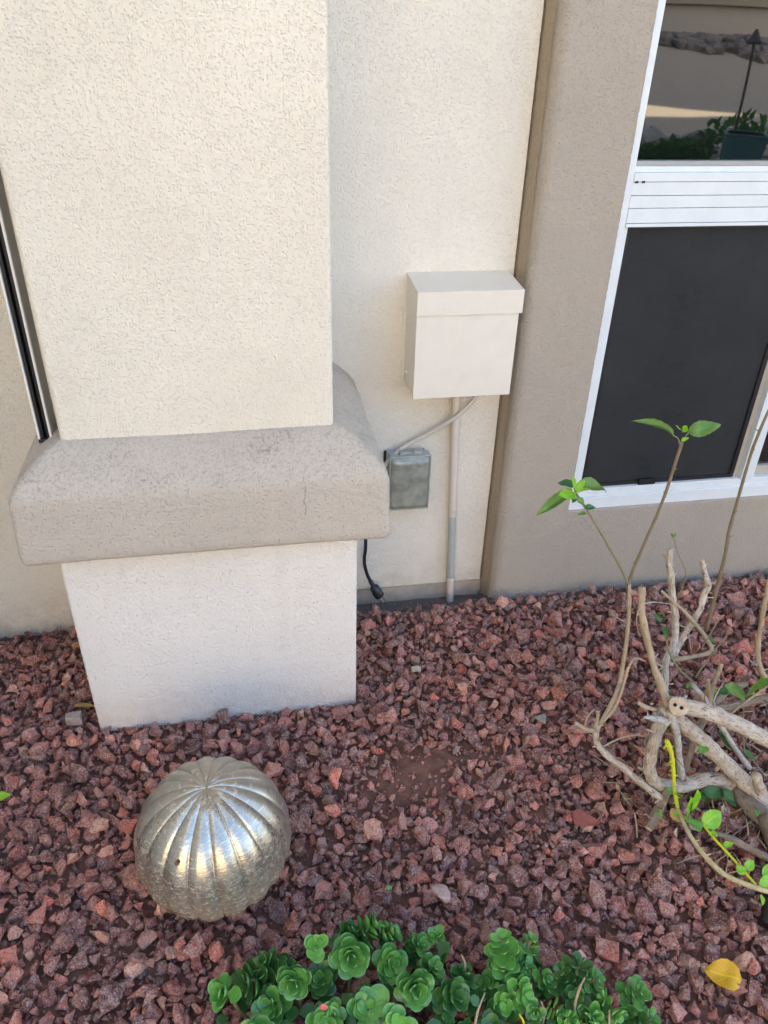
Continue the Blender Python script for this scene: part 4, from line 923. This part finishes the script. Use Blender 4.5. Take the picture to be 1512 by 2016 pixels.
# black drip tube beneath the shrub
dt = thing('drip_hose', (.69, -.67, 0), 'black ribbed irrigation hose end in the gravel under the yellow shoot', 'hose')
pts = [(.665, -.700, .010), (.690, -.665, .022), (.725, -.640, .022), (.78, -.62, .012), (.86, -.60, -.01)]
tube('hose', pts, .012, M_black, dt, k=14)
Pn = crom(pts, 8)
V, F = join([tubeVF([Pn[i], (Pn[i] + Pn[i + 1]) / 2], [.0132, .0132], 14)[:2] for i in range(0, len(Pn) - 1, 2)]); mesh('hose_ribs', V, F, M_black, dt)

# ------------------------------------------------------------------ succulents
UVS = []
def sucleaf(base, d, nrm, L, W, cup=.25, th=.0014):
    """thick rounded spoon-shaped leaf"""
    ax = np.array(d, float); ax /= np.linalg.norm(ax); nrm = nrm - ax * (nrm @ ax); nrm /= np.linalg.norm(nrm); sd_ = np.cross(ax, nrm)
    nu_, nw = 11, 7; V = []
    for sgn in (1, -1):
        for i in range(nu_):
            s = math.sin(i / (nu_ - 1) * math.pi / 2) ** .9
            e_ = (0.22 + 0.78 * sst(0, .5, s)) * (math.sqrt(max(0, 1 - ((s - .52) / .48) ** 2)) if s > .52 else 1)
            wd_ = W / 2 * e_
            for j in range(nw):
                u = j / (nw - 1) * 2 - 1
                V.append(base + ax * L * s + sd_ * wd_ * u + nrm * (cup * wd_ * u * u + cup * .6 * L * (s - .3) ** 2) + nrm * sgn * th * (1 - u * u) * (1 if i < nu_ - 1 else 0))
                UVS.append((abs(u) ** 3 if s < .5 else min(1, abs(u) ** 3 * .6 + (s - .5) ** 2 * 4 * .9), s))
    F = grid_faces(nu_, nw); F2 = F[:, ::-1] + nu_ * nw
    return np.array(V), np.vstack([F, F2])
def perp(a):
    b = np.cross(a, [0.31, 0.2, 0.9]); b /= np.linalg.norm(b); return b, np.cross(a, b)
def rosette(parent, c, a, R_, nl=16, stack=0.0, mname='suc', open_=1.0, decus=False, nm='rosette'):
    UVS.clear(); nl = int(nl * 1.15); R_ = R_ * rng.uniform(.84, .98)
    c = np.array(c, float); a = np.array(a, float); a /= np.linalg.norm(a); p, q = perp(a); Vs, Fs, n = [], [], 0; ph0 = rng.uniform(0, 6)
    for i in range(nl):
        s = (i + .5) / nl                       # 0 centre .. 1 outer
        phi = ph0 + (i * 2.39996 if not decus else (i // 2) * 1.45 + (i % 2) * math.pi) + rng.normal() * .20
        el = (1 - s) * 1.05 * open_ + .10 + rng.normal() * .14 - .25 * s * (stack > 0)
        rad = p * math.cos(phi) + q * math.sin(phi); d = rad * math.cos(el) + a * math.sin(el)
        L = R_ * (.42 + .62 * s ** .7) * rng.uniform(.84, 1.12)
        if stack > 0: L = R_ * (.5 + .5 * min(1, s * 2.2)) * rng.uniform(.9, 1.1)
        b0_ = c - a * (stack * s + .12 * R_ * s) + rad * .06 * R_
        v, f = sucleaf(b0_, d, a * math.cos(el) - rad * math.sin(el), L, L * rng.uniform(.78, 1.0), cup=rng.uniform(.15, .5))
        Vs.append(v); Fs.append(f + n); n += len(v)
    o = mesh(nm, np.concatenate(Vs), np.concatenate(Fs), ML[mname], parent, True, UVS); return o
def stalk(parent, c, a, g, r=.0035):
    c = np.array(c, float); g = np.array(g, float); a = np.array(a, float); a /= np.linalg.norm(a)
    tube('stem', [g, g * .6 + c * .4 + np.array((0, 0, .004)), c - a * .02, c - a * .004], [r * 1.2, r, r, r * .8], MB['stem_green'], parent, k=8, n=5)
VIEW = np.array([-0.15, -0.60, 0.80])
def clump(name, label, base, rs, extra):
    t = thing(name, base, label, 'succulent', 'succulents at the front of the bed')
    for (px, py, pz, R_, ax, nl, stc, mm, opn) in rs:
        if base[0] > 0: R_ *= .9; pz *= .93
        rosette(t, (px, py, pz), ax, R_, nl, stc, mm, opn)
        stalk(t, (px, py, pz), ax, (px * .8 + base[0] * .2, min(py + .01, py * .8 + base[1] * .2 ), -.02))
    for _ in range(0 if not extra else extra[4] // 4):    # smaller side shoots tilted every way
        x, y = rng.uniform(extra[0], extra[1]), rng.uniform(extra[2], extra[3]); a = rng.normal(size=3) * .6 + (0, -.3, .9)
        mm = ('suc', 'suc_dk', 'suc', 'suc_lt')[rng.integers(4)]
        if rng.random() < .45: rosette(t, (x, y, rng.uniform(.035, .06)), a + rng.normal(size=3) * .5, rng.uniform(.018, .028), 14, rng.uniform(.03, .05), mm, .4)
        else: rosette(t, (x, y, rng.uniform(.04, .068)), a, rng.uniform(.017, .026), 9, .006, mm, .9)
        stalk(t, (x, y, .04), (0, 0, 1), (x, y + .004, -.02), .0025)
    if extra:
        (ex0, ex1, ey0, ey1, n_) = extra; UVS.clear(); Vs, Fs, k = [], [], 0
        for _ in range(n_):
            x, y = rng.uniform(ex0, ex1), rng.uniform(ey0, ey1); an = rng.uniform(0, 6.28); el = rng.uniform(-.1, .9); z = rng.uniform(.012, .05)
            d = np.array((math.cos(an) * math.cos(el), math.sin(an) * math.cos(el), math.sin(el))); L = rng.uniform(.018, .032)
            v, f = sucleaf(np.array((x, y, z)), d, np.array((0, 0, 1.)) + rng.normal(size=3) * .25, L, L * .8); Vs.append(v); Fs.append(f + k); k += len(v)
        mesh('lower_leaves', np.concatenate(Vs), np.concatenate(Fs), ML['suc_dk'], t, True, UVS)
    return t
U1 = (-.1, -.45, 1); 
clump('succulent', 'large green succulent clump with round-leaved rosettes, left one at the front of the bed', (-.13, -.72, 0), [
    (-.108, -.676, .090, .036, (-.05, -.75, .75), 18, .010, 'suc', 1.0),
    (-.205, -.700, .088, .032, (-.25, -.8, .6), 14, .012, 'suc', 1.1),
    (-.012, -.742, .088, .038, (.15, -.8, .65), 18, .012, 'suc', 1.0),
    (-.163, -.645, .085, .026, (.1, -.5, .9), 8, 0, 'suc_lt', .7),
    (-.100, -.625, .070, .030, (.3, .2, .9), 14, .02, 'suc_dk', 1.0),
    (-.055, -.620, .075, .034, (.9, .3, .35), 22, .050, 'suc', .5),
    (-.025, -.635, .068, .030, (.95, .1, .5), 16, .030, 'suc', .5),
    (-.040, -.690, .070, .034, (.2, -.4, .9), 14, .012, 'suc', .8),
    (-.255, -.650, .068, .034, (-.3, .2, .35), 18, .045, 'suc', .5),
    (-.285, -.680, .070, .036, (-.95, -.3, .45), 20, .050, 'suc_dk', .5),
    (-.320, -.690, .072, .030, (-.7, -.2, .9), 9, .012, 'suc_lt', 1.1),
    (-.245, -.715, .060, .036, (-.4, -.4, .8), 14, .020, 'suc', .7),
    (-.270, -.765, .060, .036, (-.3, -.4, .9), 14, .012, 'suc', .8),
    (-.160, -.760, .055, .044, (0, -.3, 1), 12, 0, 'suc', .6),
    (-.090, -.750, .065, .044, (0, -.2, 1), 10, 0, 'suc', .5),
    (-.045, -.780, .060, .040, (.1, -.3, 1), 12, 0, 'suc_lt', .6),
    (.030, -.700, .060, .026, (.5, -.2, .8), 12, .015, 'suc', .8),
    (.055, -.750, .060, .032, (.5, -.4, .8), 14, .012, 'suc_dk', .8),
    (-.160, -.690, .060, .032, (-.2, -.2, 1), 14, .01, 'suc_dk', .8),
    (-.21, -.80, .05, .04, (0, -.2, 1), 12, 0, 'suc', .7), (-.10, -.82, .05, .04, (0, -.2, 1), 12, 0, 'suc', .7), (.0, -.82, .05, .04, (0, -.2, 1), 12, 0, 'suc', .7), (-.30, -.82, .05, .036, (0, -.2, 1), 12, 0, 'suc', .7),
    ], (-.32, .06, -.86, -.64, 110))
clump('succulent', 'upright stacked succulent in the middle, between the large clump and the yellow leaf', (.16, -.75, 0), [
    (.140, -.700, .125, .034, (-.2, .15, 1), 20, .055, 'suc_lt', .45),
    (.150, -.716, .085, .033, (.2, -.1, 1), 14, .03, 'suc', .5),
    (.205, -.690, .085, .026, (.45, .3, .85), 14, .05, 'suc', .5),
    (.190, -.722, .065, .028, (.5, -.1, .8), 12, .03, 'suc', .6),
    (.165, -.770, .075, .034, (.35, -.5, .7), 14, .03, 'suc_lt', .5),
    (.135, -.775, .060, .030, (-.2, -.5, .8), 12, .02, 'suc_lt', .6),
    (.100, -.735, .050, .028, (-.4, .1, .8), 12, .02, 'suc_dk', .6),
    (.10, -.80, .050, .030, (-.2, -.1, .9), 12, .02, 'suc_dk', .6),
    ], (.06, .22, -.84, -.71, 45))
clump('succulent', 'dark green succulent right of the middle one, with bare pale twigs beside it', (.28, -.78, 0), [
    (.235, -.745, .078, .030, (-.5, .1, .8), 18, .045, 'suc_dk', .4),
    (.268, -.742, .082, .036, (.2, .4, .9), 7, .01, 'suc_dk', 1.1),
    (.295, -.765, .072, .028, (.5, -.2, .8), 14, .03, 'suc', .6),
    (.250, -.785, .060, .030, (-.2, -.4, .8), 12, .02, 'suc_dk', .6),
    (.270, -.815, .060, .030, (.2, -.4, .8), 10, .02, 'suc_lt', .9),
    (.225, -.820, .055, .028, (-.2, -.2, .9), 10, .02, 'suc_lt', .9),
    ], (.21, .31, -.86, -.75, 30))
clump('succulent', 'small upright green succulent rosette, rightmost of the front row', (.345, -.81, 0), [
    (.352, -.800, .080, .031, (.35, -.3, .85), 14, .030, 'suc', .7),
    (.325, -.825, .060, .028, (-.5, -.1, .8), 12, .03, 'suc_dk', .6),
    (.365, -.83, .055, .028, (.5, -.1, .8), 12, .03, 'suc', .6),
    ], None)
tw = thing('dry_twigs', (.2, -.8, 0), 'pale bare twigs sticking up among the succulents', 'twigs')
for k, pts in enumerate([[(.245, -.83, .0), (.242, -.80, .05), (.250, -.785, .085), (.262, -.775, .10)], [(.175, -.83, .01), (.190, -.80, .045), (.205, -.785, .06)], [(.195, -.795, .05), (.187, -.785, .07)], [(.06, -.84, .02), (.078, -.79, .06), (.10, -.76, .075)], [(.285, -.85, .02), (.287, -.83, .06), (.288, -.82, .08)], [(.08, -.72, .02), (.083, -.705, .06), (.078, -.695, .075)], [(.155, -.83, .03), (.152, -.81, .06), (.145, -.80, .075)]]):
    tube('twig', pts, [.0022] * (len(pts) - 1) + [.0012], MB['stem_yellow' if k == 6 else 'bark_fine'], tw, k=8)

pp = np.array((-.166, -.748, .094))
V, F, UV = leafVF(pp, pp + (.012, -.003, .003), .010, .5, .3, nu_=9)
tag(mesh('petal', V, F, simple('petal_pink', (0.70, 0.13, 0.12), 0.5), None, True), 'small pink-red petal lying on the large succulent clump', 'petal')
# ------------------------------------------------------------------ across the yard (seen in the window glass)
M_far = simple('far_wall', (0.36, 0.325, 0.27), 0.9, var=0.08, vs=2)
fwll = thing('garden_wall', (4, -9.0, 1), 'beige garden wall with a darker coping, across the yard', 'wall')
boxes('wall', [((-14, -9.2, .6), (22, -9.0, 1.68))], M_far, fwll, 0.01)
nh = thing('warm_bounce_house', (-6, -11, 1), 'tan stucco house added across the yard to bounce warm sunlight', 'house'); boxes('wall', [((-14, -14, .6), (2.0, -11, 6.0))], simple('bounce_house_tan', (0.62, 0.52, 0.37), 0.9), nh, 0); boxes('roof', [((-14.3, -14.3, 6.0), (2.3, -10.6, 6.25))], simple('bounce_house_roof', (0.30, 0.14, 0.08), 0.8), nh, 0)  # house added out of frame; its sunlit wall bounces warm light back
boxes('coping', [((-14, -9.25, 1.68), (22, -8.93, 2.9))], simple('coping', (0.28, 0.235, 0.17), 0.9), fwll, 0.01)
Vs, Fs, k = [], [], 0
for i in range(520):
    v0, f0 = BIG[i % len(BIG)]; s = random.uniform(.06, .15); x = random.uniform(2.5, 9); y = -8.95 + random.uniform(0, .25 + max(0, x - 4.6) * .55)
    v = v0 * (s, s * .8, s * .6) + (x, y, float(ground_z(x, y)) + .03); Vs.append(v); Fs.append(f0 + k); k += len(v)
rv = mesh('river_rocks', np.concatenate(Vs), np.concatenate(Fs), simple('river_rock', (0.20, 0.17, 0.15), 0.8, var=0.5, vs=3), None, True)
tag(rv, 'grey river rocks heaped along the foot of the garden wall', 'rocks', kind='stuff')
gz_ = float(ground_z(3.8, -4.2)); M_iron = simple('dark_iron', (0.035, 0.025, 0.02), 0.6)
lm = thing('path_light', (3.8, -4.2, gz_), 'black path light with a pagoda cap on the bank across the yard', 'path light')
tube('post', [(3.8, -4.2, gz_ - .1), (3.8, -4.2, gz_ + .5), (3.79, -4.2, 1.34)], .012, M_iron, lm)
tube('cap', [(3.79, -4.2, 1.325), (3.79, -4.2, 1.34), (3.79, -4.2, 1.36), (3.79, -4.2, 1.40), (3.79, -4.2, 1.425)], [.062, .070, .046, .024, .008], M_iron, lm, k=16)
for i in range(6):
    v0, f0 = BIG[i]; s_ = (.19, .15, .23, .17, .14, .19)[i]; x = 2.85 + i * .22; y = -4.85 - .1 * (i % 2); lb = ('leftmost small boulder', 'second boulder from the left, squat', 'largest boulder', 'boulder next right of the largest', 'small boulder between two bigger ones', 'rightmost boulder')[i]
    tag(mesh('boulder', v0 * (s_, s_ * .8, s_ * .8) + (x, y, float(ground_z(x, y)) + s_ * .4), f0, simple('boulder_stone', (0.30, 0.28, 0.25), 0.85, var=.4, vs=8), None, False), lb + ' edging the foot of the bank, mirrored in the window', 'boulder', 'boulders edging the foot of the bank')
def bush(name, label, x, y, r, n_, mm):
    g0 = float(ground_z(x, y)); t = thing(name, (x, y, g0), label, 'shrub', 'shrubs across the yard'); Vs, Fs, k = [], [], 0
    for _ in range(n_):
        d = rng.normal(size=3); d /= np.linalg.norm(d); d[2] = abs(d[2]); p = np.array((x, y, g0)) + d * r * rng.uniform(.3, 1) ** .5 * (1, 1, .8)
        dd = d + rng.normal(size=3) * .5; v, f, _ = leafVF(p, p + dd / np.linalg.norm(dd) * .09, .05, .2, .2, nu_=4, nw=3); Vs.append(v); Fs.append(f + k); k += len(v)
    mesh('foliage', np.concatenate(Vs), np.concatenate(Fs), ML[mm], t); tube('stem', [(x, y, g0 - .05), (x, y, g0 + r * .4)], .02, MB['bark_dark'], t)
for k, (x, y, r, lb) in enumerate([(3.05, -4.45, .26, 'low dark shrub, left of three at the foot of the bank'), (3.50, -4.50, .25, 'small dark shrub between two larger ones at the foot of the bank'), (4.15, -4.5, .52, 'tall dark shrub beside the teal planter')]):
    bush('shrub', lb, x, y, r, 420, 'leaf_dark')
pz = float(ground_z(3.72, -3.9)); pt_ = thing('planter', (3.72, -3.90, pz), 'square teal glazed planter on the bank across the yard', 'planter')
V, F, _, _ = tubeVF([(3.72, -3.90, pz - .05), (3.72, -3.90, pz + .05), (3.72, -3.90, pz + .44), (3.72, -3.90, pz + .46), (3.72, -3.90, pz + .46), (3.72, -3.90, pz + .40)], [.15, .17, .21, .23, .19, .18], 4)
mesh('pot', V, F, simple('teal_glaze', (0.02, 0.10, 0.115), 0.4), pt_, False)

# unseen panel added above the roof: keeps the far bank in shade but for one tapering strip of sun
us = thing('sun_blocker', (6, .4, 5.3), 'tall tan panel on posts, added unseen above the roof to block sun', 'wall')
V = [(3.7, .30, 5.72), (4.95, .30, 5.72), (6.35, .30, 5.27), (9.5, .30, 5.27), (9.5, .30, 13), (3.7, .30, 13)]
V += [(x, .40, z) for x, y, z in V]
mesh('sun_blocker_panel', V, [[0, 1, 2, 3, 4, 5], [11, 10, 9, 8, 7, 6]] + [[i, i + 6, (i + 1) % 6 + 6, (i + 1) % 6] for i in range(6)], M_far, us, False)
for x in (3.8, 9.3): boxes('post', [((x, .44, 5.32), (x + .12, .56, 7.0)), ((x, .401, 5.9), (x + .12, .44, 6.0))], M_far, us, 0)
